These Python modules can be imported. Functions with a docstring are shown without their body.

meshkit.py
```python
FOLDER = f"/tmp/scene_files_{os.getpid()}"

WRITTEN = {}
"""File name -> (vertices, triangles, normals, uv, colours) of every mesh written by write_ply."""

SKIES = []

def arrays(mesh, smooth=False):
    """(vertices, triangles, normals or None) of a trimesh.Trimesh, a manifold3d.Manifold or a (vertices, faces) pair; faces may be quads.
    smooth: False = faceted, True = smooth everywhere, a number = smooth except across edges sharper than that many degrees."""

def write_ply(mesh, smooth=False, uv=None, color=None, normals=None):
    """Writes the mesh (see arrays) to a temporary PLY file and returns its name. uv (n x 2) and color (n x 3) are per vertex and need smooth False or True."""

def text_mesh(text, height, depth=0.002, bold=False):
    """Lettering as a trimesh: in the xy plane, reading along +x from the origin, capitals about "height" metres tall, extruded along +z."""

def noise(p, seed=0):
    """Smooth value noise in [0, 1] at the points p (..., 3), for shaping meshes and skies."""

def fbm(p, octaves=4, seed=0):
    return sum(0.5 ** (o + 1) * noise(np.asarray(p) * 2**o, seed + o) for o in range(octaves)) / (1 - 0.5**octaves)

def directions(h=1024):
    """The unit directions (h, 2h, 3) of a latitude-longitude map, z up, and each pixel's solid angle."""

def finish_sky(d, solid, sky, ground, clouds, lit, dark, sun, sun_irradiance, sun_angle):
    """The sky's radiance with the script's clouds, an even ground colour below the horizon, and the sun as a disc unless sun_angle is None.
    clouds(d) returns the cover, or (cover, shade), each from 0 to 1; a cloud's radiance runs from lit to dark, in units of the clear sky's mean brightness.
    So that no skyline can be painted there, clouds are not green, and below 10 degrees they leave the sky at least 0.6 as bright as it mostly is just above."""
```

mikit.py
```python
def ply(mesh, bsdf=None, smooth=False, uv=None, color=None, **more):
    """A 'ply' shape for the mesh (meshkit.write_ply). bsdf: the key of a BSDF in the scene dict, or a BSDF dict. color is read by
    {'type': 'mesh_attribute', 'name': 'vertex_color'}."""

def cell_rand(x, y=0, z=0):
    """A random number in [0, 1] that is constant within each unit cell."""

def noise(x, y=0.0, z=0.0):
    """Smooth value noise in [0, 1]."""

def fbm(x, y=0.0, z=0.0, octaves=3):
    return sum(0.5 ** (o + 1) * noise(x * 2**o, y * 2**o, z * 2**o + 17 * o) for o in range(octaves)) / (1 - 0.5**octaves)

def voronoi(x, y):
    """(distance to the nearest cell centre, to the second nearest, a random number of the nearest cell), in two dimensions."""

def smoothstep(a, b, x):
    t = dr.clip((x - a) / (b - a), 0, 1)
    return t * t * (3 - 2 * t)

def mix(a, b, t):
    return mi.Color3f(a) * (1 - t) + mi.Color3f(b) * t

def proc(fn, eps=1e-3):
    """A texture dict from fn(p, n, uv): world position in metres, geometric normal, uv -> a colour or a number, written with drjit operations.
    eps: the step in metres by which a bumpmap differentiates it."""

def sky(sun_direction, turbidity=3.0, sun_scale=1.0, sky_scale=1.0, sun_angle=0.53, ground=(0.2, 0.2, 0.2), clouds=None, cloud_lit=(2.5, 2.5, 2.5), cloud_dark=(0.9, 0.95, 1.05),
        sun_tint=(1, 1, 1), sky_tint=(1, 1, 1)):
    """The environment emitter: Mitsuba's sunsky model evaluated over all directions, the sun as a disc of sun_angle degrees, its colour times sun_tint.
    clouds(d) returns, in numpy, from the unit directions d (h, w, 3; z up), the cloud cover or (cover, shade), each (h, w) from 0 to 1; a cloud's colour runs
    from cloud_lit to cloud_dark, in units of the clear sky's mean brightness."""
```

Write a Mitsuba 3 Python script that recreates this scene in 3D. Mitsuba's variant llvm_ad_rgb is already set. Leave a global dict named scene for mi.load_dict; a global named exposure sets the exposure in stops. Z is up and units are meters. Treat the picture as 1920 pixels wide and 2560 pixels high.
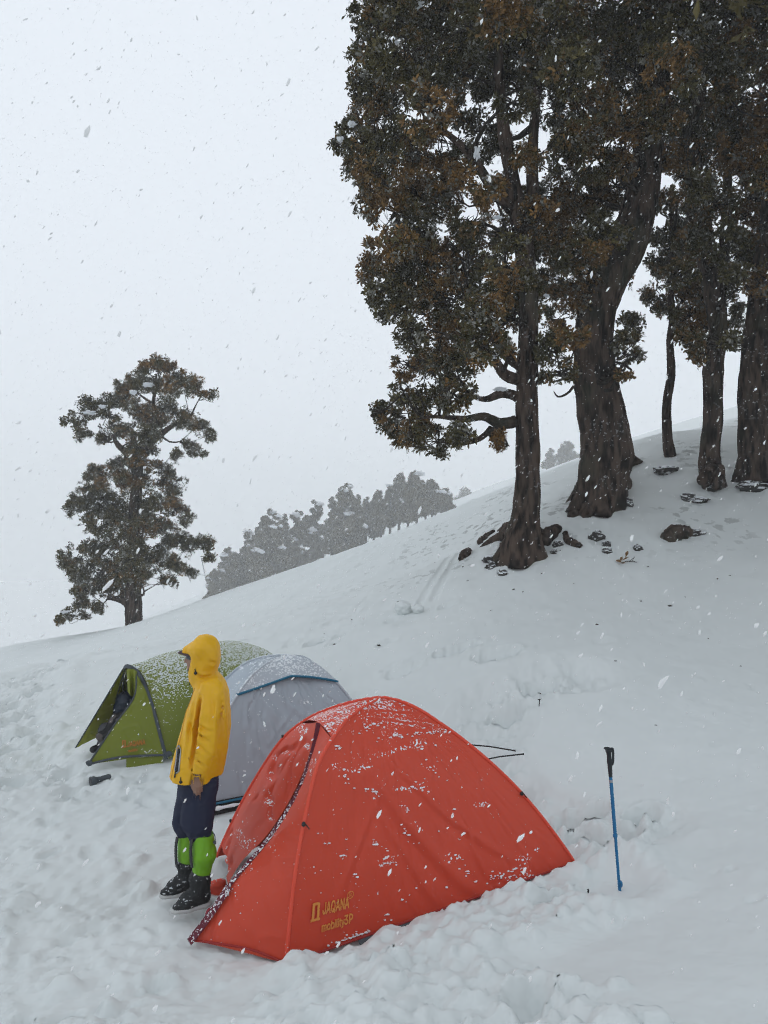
import math
import numpy as np, trimesh, mitsuba as mi, mikit, meshkit
import drjit as dr
from mikit import ply, proc, noise, fbm, smoothstep, mix
from scipy.interpolate import RBFInterpolator, PchipInterpolator, RegularGridInterpolator
from scipy.spatial import cKDTree
from scipy.ndimage import gaussian_filter

T = mi.ScalarTransform4f
scene, labels = {}, {}
# ------------------------------------------------------------------ camera, air, sky, exposure
EYE, FOC = 2.5, 1920.0
exposure = 1.38
HAZE = 0.0021
scene['haze_air'] = {'type': 'homogeneous', 'albedo': {'type': 'rgb', 'value': [0.985, 0.985, 0.985]},
                     'sigma_t': HAZE}
scene['camera'] = {'type': 'thinlens', 'fov': 53.13, 'fov_axis': 'x', 'near_clip': 0.05, 'far_clip': 9000.0,
                   'aperture_radius': 0.0012, 'focus_distance': 6.5, 'medium': {'type': 'ref', 'id': 'haze_air'},
                   'to_world': T().look_at(origin=[0, 0, EYE], target=[0, 1, EYE], up=[0, 0, 1])}
scene['sky'] = mikit.sky([0.25, 0.62, 0.75], turbidity=4, sun_scale=0.03, sun_angle=30, clouds=lambda d: 1.0,
                         cloud_lit=(2.54, 2.72, 2.94), ground=(0.6, 0.62, 0.64))
labels['sky'] = {'label': 'white overcast sky full of falling snow', 'kind': 'structure'}


# ------------------------------------------------------------------ helpers
def P(u, v, d):
    """A surveyed point: bearing u, v in the 1920 x 2560 picture at distance d in front of the eye."""
    return np.array([(u - 960.0) / FOC * d, d, EYE - (v - 1280.0) / FOC * d])


K = 1920.0 / 1659.0


def D(u, v, d):
    return P(u * K, v * K, d)


def thing(key, label, category, group=None, kind=None):
    labels[key] = {'label': label}
    if category:
        labels[key]['category'] = category
    if group:
        labels[key]['group'] = group
    if kind:
        labels[key]['kind'] = kind


used = {}


def number(name):
    n = used.get(name, 0)
    used[name] = n + 1
    return name if n == 0 else f'{name}_{n:03d}'


def put(key, mesh, bsdf, smooth=False, **kw):
    key = number(key)
    scene[key] = ply(mesh, 'm_' + bsdf, smooth, **kw)
    return key


def cat(meshes):
    v, f, n = [], [], 0
    for m in meshes:
        a, b = (m.vertices, m.faces) if hasattr(m, 'vertices') else m
        a, b = np.asarray(a, float), np.asarray(b, int)
        if b.shape[1] == 4:
            b = np.vstack([b[:, [0, 1, 2]], b[:, [0, 2, 3]]])
        v.append(a); f.append(b + n); n += len(a)
    return np.vstack(v), np.vstack(f)


def spline(pts, n):
    p = np.asarray(pts, float)
    if len(p) == 2:
        return p[0] + (p[1] - p[0]) * np.linspace(0, 1, n)[:, None]
    t = np.r_[0, np.cumsum(np.linalg.norm(np.diff(p, axis=0), axis=1) + 1e-9)]
    return PchipInterpolator(t, p)(np.linspace(0, t[-1], n))


def frames(p):
    t = np.gradient(p, axis=0)
    t /= np.linalg.norm(t, axis=1, keepdims=True) + 1e-12
    ref = np.array([0, 1.0, 0]) if abs(t[len(t) // 2, 1]) < 0.8 else np.array([1.0, 0, 0])
    a = np.cross(ref, t)
    a /= np.linalg.norm(a, axis=1, keepdims=True) + 1e-12
    return t, a, np.cross(t, a)


def tube(p, r, sides=8, caps=True):
    """p (n,3), r (n,) or (n,sides)."""
    p = np.asarray(p, float)
    t, a, b = frames(p)
    ang = np.arange(sides) * 2 * np.pi / sides
    r = np.asarray(r, float)
    r = np.broadcast_to(r[:, None] if r.ndim == 1 else (r if r.ndim == 2 else np.full((len(p), 1), r)), (len(p), sides))
    v = (p[:, None] + r[..., None] * (np.cos(ang)[None, :, None] * a[:, None] + np.sin(ang)[None, :, None] * b[:, None])).reshape(-1, 3)
    i, j = np.meshgrid(np.arange(len(p) - 1), np.arange(sides), indexing='ij')
    q = np.stack([i * sides + j, i * sides + (j + 1) % sides, (i + 1) * sides + (j + 1) % sides, (i + 1) * sides + j], -1).reshape(-1, 4)
    f = np.vstack([q[:, [0, 1, 2]], q[:, [0, 2, 3]]])
    if caps:
        n = len(v)
        v = np.vstack([v, p[0], p[-1]])
        jj = np.arange(sides)
        f = np.vstack([f, np.stack([np.full(sides, n), (jj + 1) % sides, jj], 1),
                       np.stack([np.full(sides, n + 1), (len(p) - 1) * sides + jj, (len(p) - 1) * sides + (jj + 1) % sides], 1)])
    return v, f


def grid_mesh(pts):
    """pts (n,m,3) -> mesh"""
    n, m = pts.shape[:2]
    i, j = np.meshgrid(np.arange(n - 1), np.arange(m - 1), indexing='ij')
    q = np.stack([i * m + j, i * m + j + 1, (i + 1) * m + j + 1, (i + 1) * m + j], -1).reshape(-1, 4)
    return pts.reshape(-1, 3), np.vstack([q[:, [0, 1, 2]], q[:, [0, 2, 3]]])


def lump(c, r, seed, amp=0.3, freq=1.2, sub=3):
    m = trimesh.creation.icosphere(subdivisions=sub)
    v = np.array(m.vertices)
    v = v * (1 + amp * (2 * meshkit.fbm(v * freq + 13.7 * seed + 50, 3, seed) - 1))[:, None]
    return v * np.asarray(r) + np.asarray(c), np.array(m.faces)


# ---- implicit bodies
class Field:
    """A signed field on a grid; parts are joined smoothly in their own neighbourhood only."""

    def __init__(self, lo, hi, h):
        self.lo, self.h = np.asarray(lo, float), h
        self.n = np.ceil((np.asarray(hi) - self.lo) / h).astype(int) + 1
        self.f = np.full(self.n, 1.0, np.float32)

    def box(self, lo, hi):
        a = np.clip(np.floor((np.asarray(lo) - self.lo) / self.h).astype(int), 0, self.n - 1)
        b = np.clip(np.ceil((np.asarray(hi) - self.lo) / self.h).astype(int) + 1, a + 1, self.n)
        s = tuple(slice(x, y) for x, y in zip(a, b))
        ax = [self.lo[k] + self.h * np.arange(a[k], b[k]) for k in range(3)]
        return s, np.stack(np.meshgrid(*ax, indexing='ij'), -1)

    def put(self, fn, lo, hi, k=0.02, op='add'):
        m = k * 2 + 2 * self.h
        s, p = self.box(np.asarray(lo) - m, np.asarray(hi) + m)
        d, g = fn(p).astype(np.float32), self.f[s]
        if op == 'cut':
            d, g = d, -g
        h = np.clip(0.5 + 0.5 * (g - d) / max(k, 1e-6), 0, 1)
        o = g * (1 - h) + d * h - k * h * (1 - h)
        self.f[s] = -o if op == 'cut' else o

    def cone(self, a, b, ra, rb, k=0.02, sc=(1, 1, 1), op='add'):
        a, b, sc = np.asarray(a, float), np.asarray(b, float), np.asarray(sc, float)

        def fn(p):
            q, aa, bb = p / sc, a / sc, b / sc
            w = bb - aa
            t = np.clip(((q - aa) @ w) / max(w @ w, 1e-9), 0, 1)
            return (np.linalg.norm(q - aa - t[..., None] * w, axis=-1) - (ra + (rb - ra) * t)) * sc.min()
        r = max(ra, rb) * sc
        self.put(fn, np.minimum(a, b) - r, np.maximum(a, b) + r, k, op)

    def ball(self, c, r, k=0.02, op='add', rot=0.0):
        c, r = np.asarray(c, float), np.broadcast_to(np.asarray(r, float), 3)
        co, si = math.cos(rot), math.sin(rot)

        def fn(p):
            q = p - c
            if rot:
                q = np.stack([co * q[..., 0] + si * q[..., 2], q[..., 1], -si * q[..., 0] + co * q[..., 2]], -1)
            l = np.linalg.norm(q / r, axis=-1)
            return (l - 1) * np.maximum(np.linalg.norm(q, axis=-1) / np.maximum(l, 1e-6), r.min() * 0.5)
        self.put(fn, c - r.max(), c + r.max(), k, op)

    def loft(self, z, x0, x1, hy, cy=0.0, k=0.02, op='add', pw=2.3):
        z = np.asarray(z, float)
        o = np.argsort(z)
        I = [PchipInterpolator(z[o], np.asarray(q, float)[o]) for q in (x0, x1, hy)]
        cyv = PchipInterpolator(z[o], np.broadcast_to(np.asarray(cy, float), len(z))[o])

        def fn(p):
            zz = np.clip(p[0, 0, :, 2], z.min(), z.max())
            a, b, w, c = (i(zz) for i in (*I, cyv))
            rx = np.maximum((b - a) / 2, 1e-3)
            l = ((np.abs(p[..., 0] - (a + b) / 2) / rx) ** pw + (np.abs(p[..., 1] - c) / w) ** pw) ** (1 / pw)
            d = (l - 1) * np.minimum(rx, w)
            e = np.maximum(p[..., 2] - z.max(), z.min() - p[..., 2])
            return np.maximum(d, e)
        self.put(fn, [min(x0), min(np.broadcast_to(cy, len(z)) - hy), z.min()], [max(x1), max(np.broadcast_to(cy, len(z)) + hy), z.max()], k, op)

    def wrinkle(self, amp, freq, seed=0, stretch=(1, 1, 1)):
        near = np.abs(self.f) < 4 * amp + 3 * self.h
        idx = np.argwhere(near)
        p = self.lo + idx * self.h
        self.f[near] += (amp * (2 * meshkit.fbm(p * freq * np.asarray(stretch) + 40, 3, seed) - 1)).astype(np.float32)

    def mesh(self, smooth=1):
        f = self.f.copy()
        for k in range(3):
            sl = [slice(None)] * 3
            for e in (0, -1):
                sl[k] = e
                f[tuple(sl)] = np.maximum(f[tuple(sl)], 1e-4)
        n = np.array(f.shape) - 1
        neg = f < 0
        num, cnt = np.zeros((*n, 3), np.float32), np.zeros(n, np.float32)
        grid = np.indices(n).astype(np.float32).transpose(1, 2, 3, 0)
        edges = []
        for ax in range(3):
            o1, o2 = [k for k in range(3) if k != ax]
            for da in (0, 1):
                for db in (0, 1):
                    s0 = [None] * 3
                    s0[ax], s0[o1], s0[o2] = slice(0, n[ax]), slice(da, da + n[o1]), slice(db, db + n[o2])
                    s1 = list(s0)
                    s1[ax] = slice(1, n[ax] + 1)
                    a, b = f[tuple(s0)], f[tuple(s1)]
                    c = (a < 0) != (b < 0)
                    t = np.where(c, a / np.where(c, a - b, 1), 0)
                    cnt += c
                    num[..., ax] += np.where(c, t, 0)
                    num[..., o1] += c * da
                    num[..., o2] += c * db
        active = cnt > 0
        vid = np.full(n, -1)
        vid[active] = np.arange(active.sum())
        v = self.lo + self.h * (grid[active] + num[active] / cnt[active][:, None])
        faces = []
        for ax in range(3):
            o1, o2 = (ax + 1) % 3, (ax + 2) % 3
            s0, s1 = [slice(1, -1)] * 3, [slice(1, -1)] * 3
            s0[ax], s1[ax] = slice(0, n[ax]), slice(1, n[ax] + 1)
            a, b = neg[tuple(s0)], neg[tuple(s1)]
            c = np.argwhere(a != b)
            if not len(c):
                continue
            base = c.copy()
            base[:, o1] += 1
            base[:, o2] += 1
            e1, e2 = np.eye(3, dtype=int)[o1], np.eye(3, dtype=int)[o2]
            q = np.stack([vid[tuple((base - x).T)] for x in (e1 + e2, e2, 0 * e1, e1)], 1)
            flip = ~a[tuple(c.T)]
            q[flip] = q[flip][:, ::-1]
            faces.append(q)
        q = np.vstack(faces)
        m = trimesh.Trimesh(v, np.vstack([q[:, [0, 1, 2]], q[:, [0, 2, 3]]]), process=False)
        if smooth:
            trimesh.smoothing.filter_taubin(m, iterations=4 * smooth)
        return np.array(m.vertices), np.array(m.faces)


# ------------------------------------------------------------------ materials
def mat(name, color, rough=0.8, spec=0.3, **kw):
    scene['m_' + name] = {'type': 'twosided', 'bsdf': {'type': 'principled', 'base_color': color if isinstance(color, dict) else {'type': 'rgb', 'value': list(color)},
                                                'roughness': rough, 'specular': spec, **kw}}


def bumped(name, height, scale=1.0):
    inner = scene['m_' + name]['bsdf']
    scene['m_' + name] = {'type': 'twosided', 'bsdf': {'type': 'bumpmap', 'arbitrary': height, 'scale': scale, 'bsdf': inner}}


SNOW = (0.76, 0.795, 0.815)


def snow_color(p, n, uv):
    g = fbm(p.x * 1.3, p.y * 1.3, p.z * 1.3, 3)
    c = mix((0.655, 0.69, 0.685), (0.71, 0.74, 0.735), g)
    # the bank under the oaks: a thin cover with grass and litter showing through in grains
    bank = smoothstep(11.6, 13.6, p.y) * smoothstep(34, 27, p.y) * smoothstep(-2.5, 2.5, p.x)
    grains = smoothstep(0.56, 0.68, fbm(p.x * 7, p.y * 5, p.z * 9, 3)) * smoothstep(0.42, 0.62, fbm(p.x * 0.9, p.y * 0.9, 3.0, 2))
    c = mix(c, (0.40, 0.42, 0.41), bank * grains * 0.8)
    return c


scene['m_snow'] = {'type': 'twosided', 'bsdf': {'type': 'bumpmap', 'arbitrary': proc(lambda p, n, uv: 0.012 * fbm(p.x * 14, p.y * 14, p.z * 14, 3) + 0.006 * fbm(p.x * 60, p.y * 60, p.z * 60, 2), eps=4e-3),
                                              'scale': 1.0, 'bsdf': {'type': 'diffuse', 'reflectance': proc(snow_color)}}}
scene['m_flake'] = {'type': 'principledthin', 'base_color': {'type': 'rgb', 'value': [0.9, 0.9, 0.9]}, 'roughness': 0.9, 'specular': 0.0, 'diff_trans': 1.0} if False else {'type': 'principledthin', 'base_color': {'type': 'rgb', 'value': [0.92, 0.92, 0.92]}, 'roughness': 0.9, 'diff_trans': 1.0}
scene['m_snow_plain'] = {'type': 'twosided', 'bsdf': {'type': 'diffuse', 'reflectance': {'type': 'rgb', 'value': [0.78, 0.80, 0.82]}}}


def bark_color(p, n, uv):
    g = fbm(p.x * 16, p.y * 16, p.z * 3.0, 3)
    m = smoothstep(0.52, 0.75, fbm(p.x * 2.2 + 7, p.y * 2.2, p.z * 1.5, 3))
    c = mix((0.010, 0.008, 0.007), (0.085, 0.060, 0.047), smoothstep(0.25, 0.75, g))
    c = mix(c, (0.045, 0.048, 0.032), m * 0.5)
    frost = smoothstep(0.66, 0.74, fbm(p.x * 24, p.y * 24, p.z * 24, 2)) * 0.35
    return mix(c, (0.5, 0.52, 0.54), frost * smoothstep(0.5, 0.7, noise(p.x * 2, p.y * 2, p.z * 2)))


mat('bark', proc(bark_color), 0.95, 0.1)
bumped('bark', proc(lambda p, n, uv: 0.035 * fbm(p.x * 17, p.y * 17, p.z * 4.5, 3), eps=6e-3))
mat('leaf', {'type': 'mesh_attribute', 'name': 'vertex_color'}, 0.6, 0.25)
mat('twig', (0.03, 0.025, 0.021), 0.95, 0.1)


def frosted(color, up0, up1, fine=60.0, least=0.5, dots=0.3, tone=0.0, frost=(0.66, 0.69, 0.71)):
    """Cloth with grains of snow lying where it faces the sky; the patches come from noise."""
    def fn(p, n, uv):
        up = dr.abs(n.z)
        big = fbm(p.x * 5 + 3, p.y * 5, p.z * 7, 3)
        grain = fbm(p.x * fine, p.y * fine, p.z * fine, 2)
        cover = smoothstep(up0, up1, up + 0.55 * (big - 0.5))
        thr = 0.86 - cover * (0.86 - least)
        w = smoothstep(thr - 0.02, thr + 0.07, grain)
        patch = smoothstep(0.60, 0.80, fbm(p.x * 4.2 + 11, p.y * 4.2, p.z * 12, 3))
        thr2 = 0.86 - patch * dots * 0.36
        w = dr.maximum(w, smoothstep(thr2 - 0.02, thr2 + 0.06, grain))
        c = mix(color, tuple(0.72 * x for x in color), tone * fbm(p.x * 2, p.y * 2, p.z * 2, 2))
        return mix(c, frost, w)
    return proc(fn)


RED = (0.56, 0.056, 0.024)
mat('red_cloth', frosted(RED, 0.55, 1.0, 80, .50, .85, 0.25), 0.5, 0.35)
mat('red_brow', frosted(RED, 0.1, 0.9, 90, .54, 0.8), 0.5, 0.35)
mat('red_dark', (0.30, 0.022, 0.018), 0.6, 0.3)
mat('red_sleeve', frosted((0.66, 0.07, 0.035), 0.6, 1.1, 75, .48, 0.8), 0.5, 0.35)
mat('maroon', frosted((0.11, 0.018, 0.03), 0.1, 0.9, 120, .47, 0.9), 0.8, 0.2)
mat('green_cloth', frosted((0.165, 0.19, 0.018), 0.7, 1.2, 60, .5, 0.8, 0.3), 0.55, 0.3)
mat('green_body', frosted((0.165, 0.19, 0.022), 0.05, 0.85, 85, .45, 0.8, 0.3, (0.55, 0.59, 0.60)), 0.55, 0.3)
mat('green_inner', (0.34, 0.36, 0.04), 0.6, 0.3)
mat('slate', (0.065, 0.075, 0.085), 0.7, 0.3)
mat('grey_cloth', frosted((0.34, 0.385, 0.43), 0.45, 1.1, 60, .48, 0.9, 0.2), 0.5, 0.4)
mat('grey_brow', frosted((0.40, 0.44, 0.48), 0.1, 1.0, 70, .46, 0.8, 0.1), 0.5, 0.4)
mat('teal_trim', (0.02, 0.13, 0.22), 0.6, 0.3)
mat('black', (0.012, 0.012, 0.014), 0.5, 0.4)
mat('dark_gap', (0.03, 0.03, 0.032), 0.9, 0.1)
mat('logo_gold', (0.62, 0.24, 0.055), 0.6, 0.2)
mat('logo_orange', (0.42, 0.15, 0.03), 0.6, 0.2)
mat('steel', (0.35, 0.36, 0.38), 0.35, 0.5, metallic=0.8)
mat('yellow', proc(lambda p, n, uv: mix((0.64, 0.335, 0.004), (0.72, 0.40, 0.008), fbm(p.x * 6, p.y * 6, p.z * 6, 2))), 0.5, 0.35)
bumped('yellow', proc(lambda p, n, uv: 0.020 * fbm(p.x * 9 + p.z * 5, p.y * 9, p.z * 4, 3), eps=3e-3))
mat('yellow_trim', (0.55, 0.25, 0.02), 0.6, 0.3)
mat('skin', (0.26, 0.145, 0.10), 0.55, 0.35)
mat('hair', (0.012, 0.010, 0.010), 0.8, 0.2)
mat('cap_cloth', (0.085, 0.055, 0.065), 0.8, 0.2)
mat('lens', (0.010, 0.012, 0.02), 0.15, 0.6)
mat('navy', (0.017, 0.021, 0.045), 0.75, 0.25)
bumped('navy', proc(lambda p, n, uv: 0.016 * fbm(p.x * 12, p.y * 12, p.z * 9, 3), eps=3e-3))
mat('gaiter_green', (0.15, 0.36, 0.012), 0.5, 0.35)
bumped('gaiter_green', proc(lambda p, n, uv: 0.016 * fbm(p.x * 16, p.y * 16, p.z * 8, 3), eps=3e-3))
mat('boot_black', proc(lambda p, n, uv: mix((0.012, 0.013, 0.014), (0.6, 0.62, 0.64), 0.8 * smoothstep(0.66, 0.72, fbm(p.x * 70, p.y * 70, p.z * 70, 2)) * smoothstep(0.1, 0.7, n.z + 0.3))), 0.6, 0.35)
mat('sole_white', (0.45, 0.45, 0.44), 0.7, 0.3)
mat('puffer', (0.010, 0.018, 0.035), 0.45, 0.4)
mat('camo', proc(lambda p, n, uv: mix(mix((0.012, 0.012, 0.014), (0.10, 0.085, 0.08), smoothstep(0.5, 0.56, fbm(p.x * 16, p.y * 16, p.z * 16, 2))), (0.35, 0.07, 0.03), smoothstep(0.74, 0.78, noise(p.x * 9 + 2, p.y * 9, p.z * 9)))), 0.7, 0.3)
mat('grey_trouser', (0.11, 0.11, 0.12), 0.8, 0.2)
mat('pole_blue', (0.006, 0.13, 0.30), 0.3, 0.5)
mat('pole_black', (0.014, 0.018, 0.022), 0.6, 0.4)
mat('shoe_red', (0.30, 0.025, 0.04), 0.6, 0.3)
mat('shoe_tan', (0.28, 0.19, 0.10), 0.8, 0.2)
mat('rock', proc(lambda p, n, uv: mix(mix((0.02, 0.02, 0.021), (0.07, 0.065, 0.06), fbm(p.x * 9, p.y * 9, p.z * 9, 3)), (0.7, 0.73, 0.75), smoothstep(0.55, 0.75, n.z + 0.35 * (fbm(p.x * 12, p.y * 12, p.z * 12, 2) - 0.5)))), 0.9, 0.2)
mat('dead_leaf', (0.16, 0.085, 0.03), 0.8, 0.2)

# ------------------------------------------------------------------ the ground
CP = []


def cp(p):
    CP.append(p)


for u, v, d in [(190, 1650, 7.9), (365, 1640, 7.85), (460, 1762, 6.34), (625, 2085, 4.35), (415, 2030, 4.49), (1240, 1862, 5.42),
                (1338, 1925, 4.9), (420, 1965, 4.9), (470, 1850, 5.57), (0, 1520, 10.5), (0, 1455, 15), (0, 1400, 30),
                (130, 1376, 30), (285, 1350, 30), (440, 1300, 32), (560, 1262, 31), (720, 1205, 29), (880, 1145, 27), (960, 1107, 24),
                (1110, 1060, 20.5), (1180, 1030, 19.5), (1250, 1005, 19), (1380, 950, 18.4), (1500, 932, 19), (1659, 905, 19.6),
                (1130, 1195, 12.7), (1290, 1095, 13.9), (1450, 985, 16.4), (1540, 1045, 14.8), (1640, 1030, 14.6),
                (1040, 1300, 11.5), (1300, 1245, 11.7), (1659, 1190, 12.2), (1200, 1262, 11.6), (1480, 1215, 12.0), (1659, 1400, 9.5), (1659, 1640, 6.6), (860, 1320, 12),
                (1100, 1400, 9.3), (800, 1400, 10.5), (700, 1300, 16), (560, 1330, 17), (300, 1400, 17), (150, 1430, 17),
                (900, 1230, 18), (1000, 1190, 16), (1450, 1130, 13.2), (1300, 1160, 12.7), (1215, 1120, 13.6), (1600, 1110, 13.6), (1250, 1560, 7.6)]:
    cp(D(u, v, d))
for p in [(0, 0, .95), (0, 1.6, .72), (-.5, 3.0, .36), (0.4, 3.2, .33), (0.2, 4.0, .12), (-1.8, 3.4, .10), (-1.6, 2.2, .35), (1.6, 3.1, .42), (2.9, 4.4, .52),
          (-4, 5, -.05), (-6, 9, -.3), (-4.2, 7, 0), (4.5, 1, 1.1), (-4.5, 0, .5), (0, -5, 1.3), (6, -4, 2.2), (-7, -5, .6), (-12, 8, -1.6), (-14, 20, -3.2), (-20, 30, -5),
          (8, 6, 1.35), (9, 12, 2.8), (13, 18, 5.6), (15, 26, 6.4), (12, 34, 4.8), (5, 36, .6), (-4, 40, -3.6), (-16, 42, -7), (0, 7.2, .12), (-1, 8.6, .10), (20, 8, 4.2)]:
    cp(np.array(p, float))
CP = np.array(CP)
near_rbf = RBFInterpolator(CP[:, :2], CP[:, 2], kernel='thin_plate_spline', smoothing=0.002)


def sst(a, b, x):
    t = np.clip((x - a) / (b - a), 0, 1)
    return t * t * (3 - 2 * t)


def far_z(x, y):
    lin = 0.385 * x - 3.9
    z = np.where(lin > 0, 78 * np.tanh(lin / 78), -330 * np.tanh(-lin / 330))
    z = z - np.maximum(z + 10, 0) * sst(330, 560, y) * 0.85
    z = z - 20 * sst(-20, -120, y) - 60 * sst(-60, -400, x) * sst(200, 900, y)
    return z + 1.2 * (meshkit.fbm(np.stack([x / 30, y / 30, 0 * x], -1), 3, 5) - .5)


RAW = (np.linspace(-30, 34, 161), np.linspace(-14, 62, 191))
gx, gy = np.meshgrid(*RAW, indexing='ij')
RAWZ = near_rbf(np.stack([gx.ravel(), gy.ravel()], 1)).reshape(gx.shape)
raw_interp = RegularGridInterpolator(RAW, RAWZ, method='linear', bounds_error=False, fill_value=None)


def base_z(x, y):
    q = np.stack([np.clip(x, -30, 34), np.clip(y, -14, 62)], -1)
    zn = raw_interp(q)
    w = np.maximum.reduce([sst(36, 60, y), sst(18, 34, x), sst(-18, -30, x), sst(-4, -14, y)])
    return zn * (1 - w) + far_z(x, y) * w


def seg_dist(x, y, pts):
    d = np.full(x.shape, 1e9)
    for (ax, ay), (bx, by) in zip(pts[:-1], pts[1:]):
        wx, wy = bx - ax, by - ay
        t = np.clip(((x - ax) * wx + (y - ay) * wy) / (wx * wx + wy * wy), 0, 1)
        d = np.minimum(d, np.hypot(x - ax - t * wx, y - ay - t * wy))
    return d


# corners of the red tent (front, right, back-left) on the ground
RN, RR, RF = np.array([-.555, 4.36]), np.array([1.34, 5.42]), np.array([-1.21, 5.57])
rng0 = np.random.default_rng(11)
TRAIL = [(-3.6, 7.5), (-4.6, 9.2), (-5.2, 11), (-6.2, 13.5), (-6.4, 17), (-8.2, 21)]
TRENCH = [(.95, 6.6), (.9, 7.4), (1.2, 8.2), (1.7, 8.6), (2.2, 8.7)]


def masks(x, y):
    wob = 0.5 * (meshkit.fbm(np.stack([x * .9, y * .9, 0 * x], -1), 3, 3) - .5)
    left = sst(-.35, -1.0, x + wob + 0.10 * (y - 4)) * sst(10.5, 8.2, y) * sst(-5.6, -4.2, x)
    left = left * (1 - .75 * sst(1.1, .4, np.hypot((x + 1.5) / 1.3, (y - 6.1) / 1.2)))
    rim = sst(.62, .28, seg_dist(x, y, [(-.25, 4.05), (.35, 4.35), (.95, 4.72), (1.45, 5.1)]) + .5 * wob)
    rim = rim * sst(.12, .4, np.hypot(x - 1.5, y - 4.9))
    front = sst(.75, .3, seg_dist(x, y, [(-.2, 3.7), (.35, 3.75), (.62, 3.35)]) + wob)
    path = sst(.75, .35, seg_dist(x, y, TRAIL) + wob)
    trench = sst(.55, .2, seg_dist(x, y, TRENCH) + .6 * wob)
    right = sst(.5, .2, seg_dist(x, y, [(1.1, 6.5), (1.45, 5.9), (1.95, 5.8)]) + .6 * wob)
    return left, rim, front, path, trench, right


# loose blocks and clods left by boots and shovel
cl = rng0.uniform([-6.5, 2.3], [2.6, 13], (26000, 2))
ml = np.maximum.reduce([m * k for m, k in zip(masks(cl[:, 0], cl[:, 1]), (.16, .42, .55, .4, .8, .3))])
cl = cl[rng0.random(len(cl)) < ml * .55]
cr = rng0.lognormal(-3.25, .5, len(cl)).clip(.015, .10)
chh = cr * rng0.uniform(.2, .65, len(cl))
ctilt = rng0.normal(0, .35, (len(cl), 2))
cpw = rng0.uniform(2, 5, len(cl))
crot = rng0.uniform(0, 3.2, len(cl))
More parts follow.
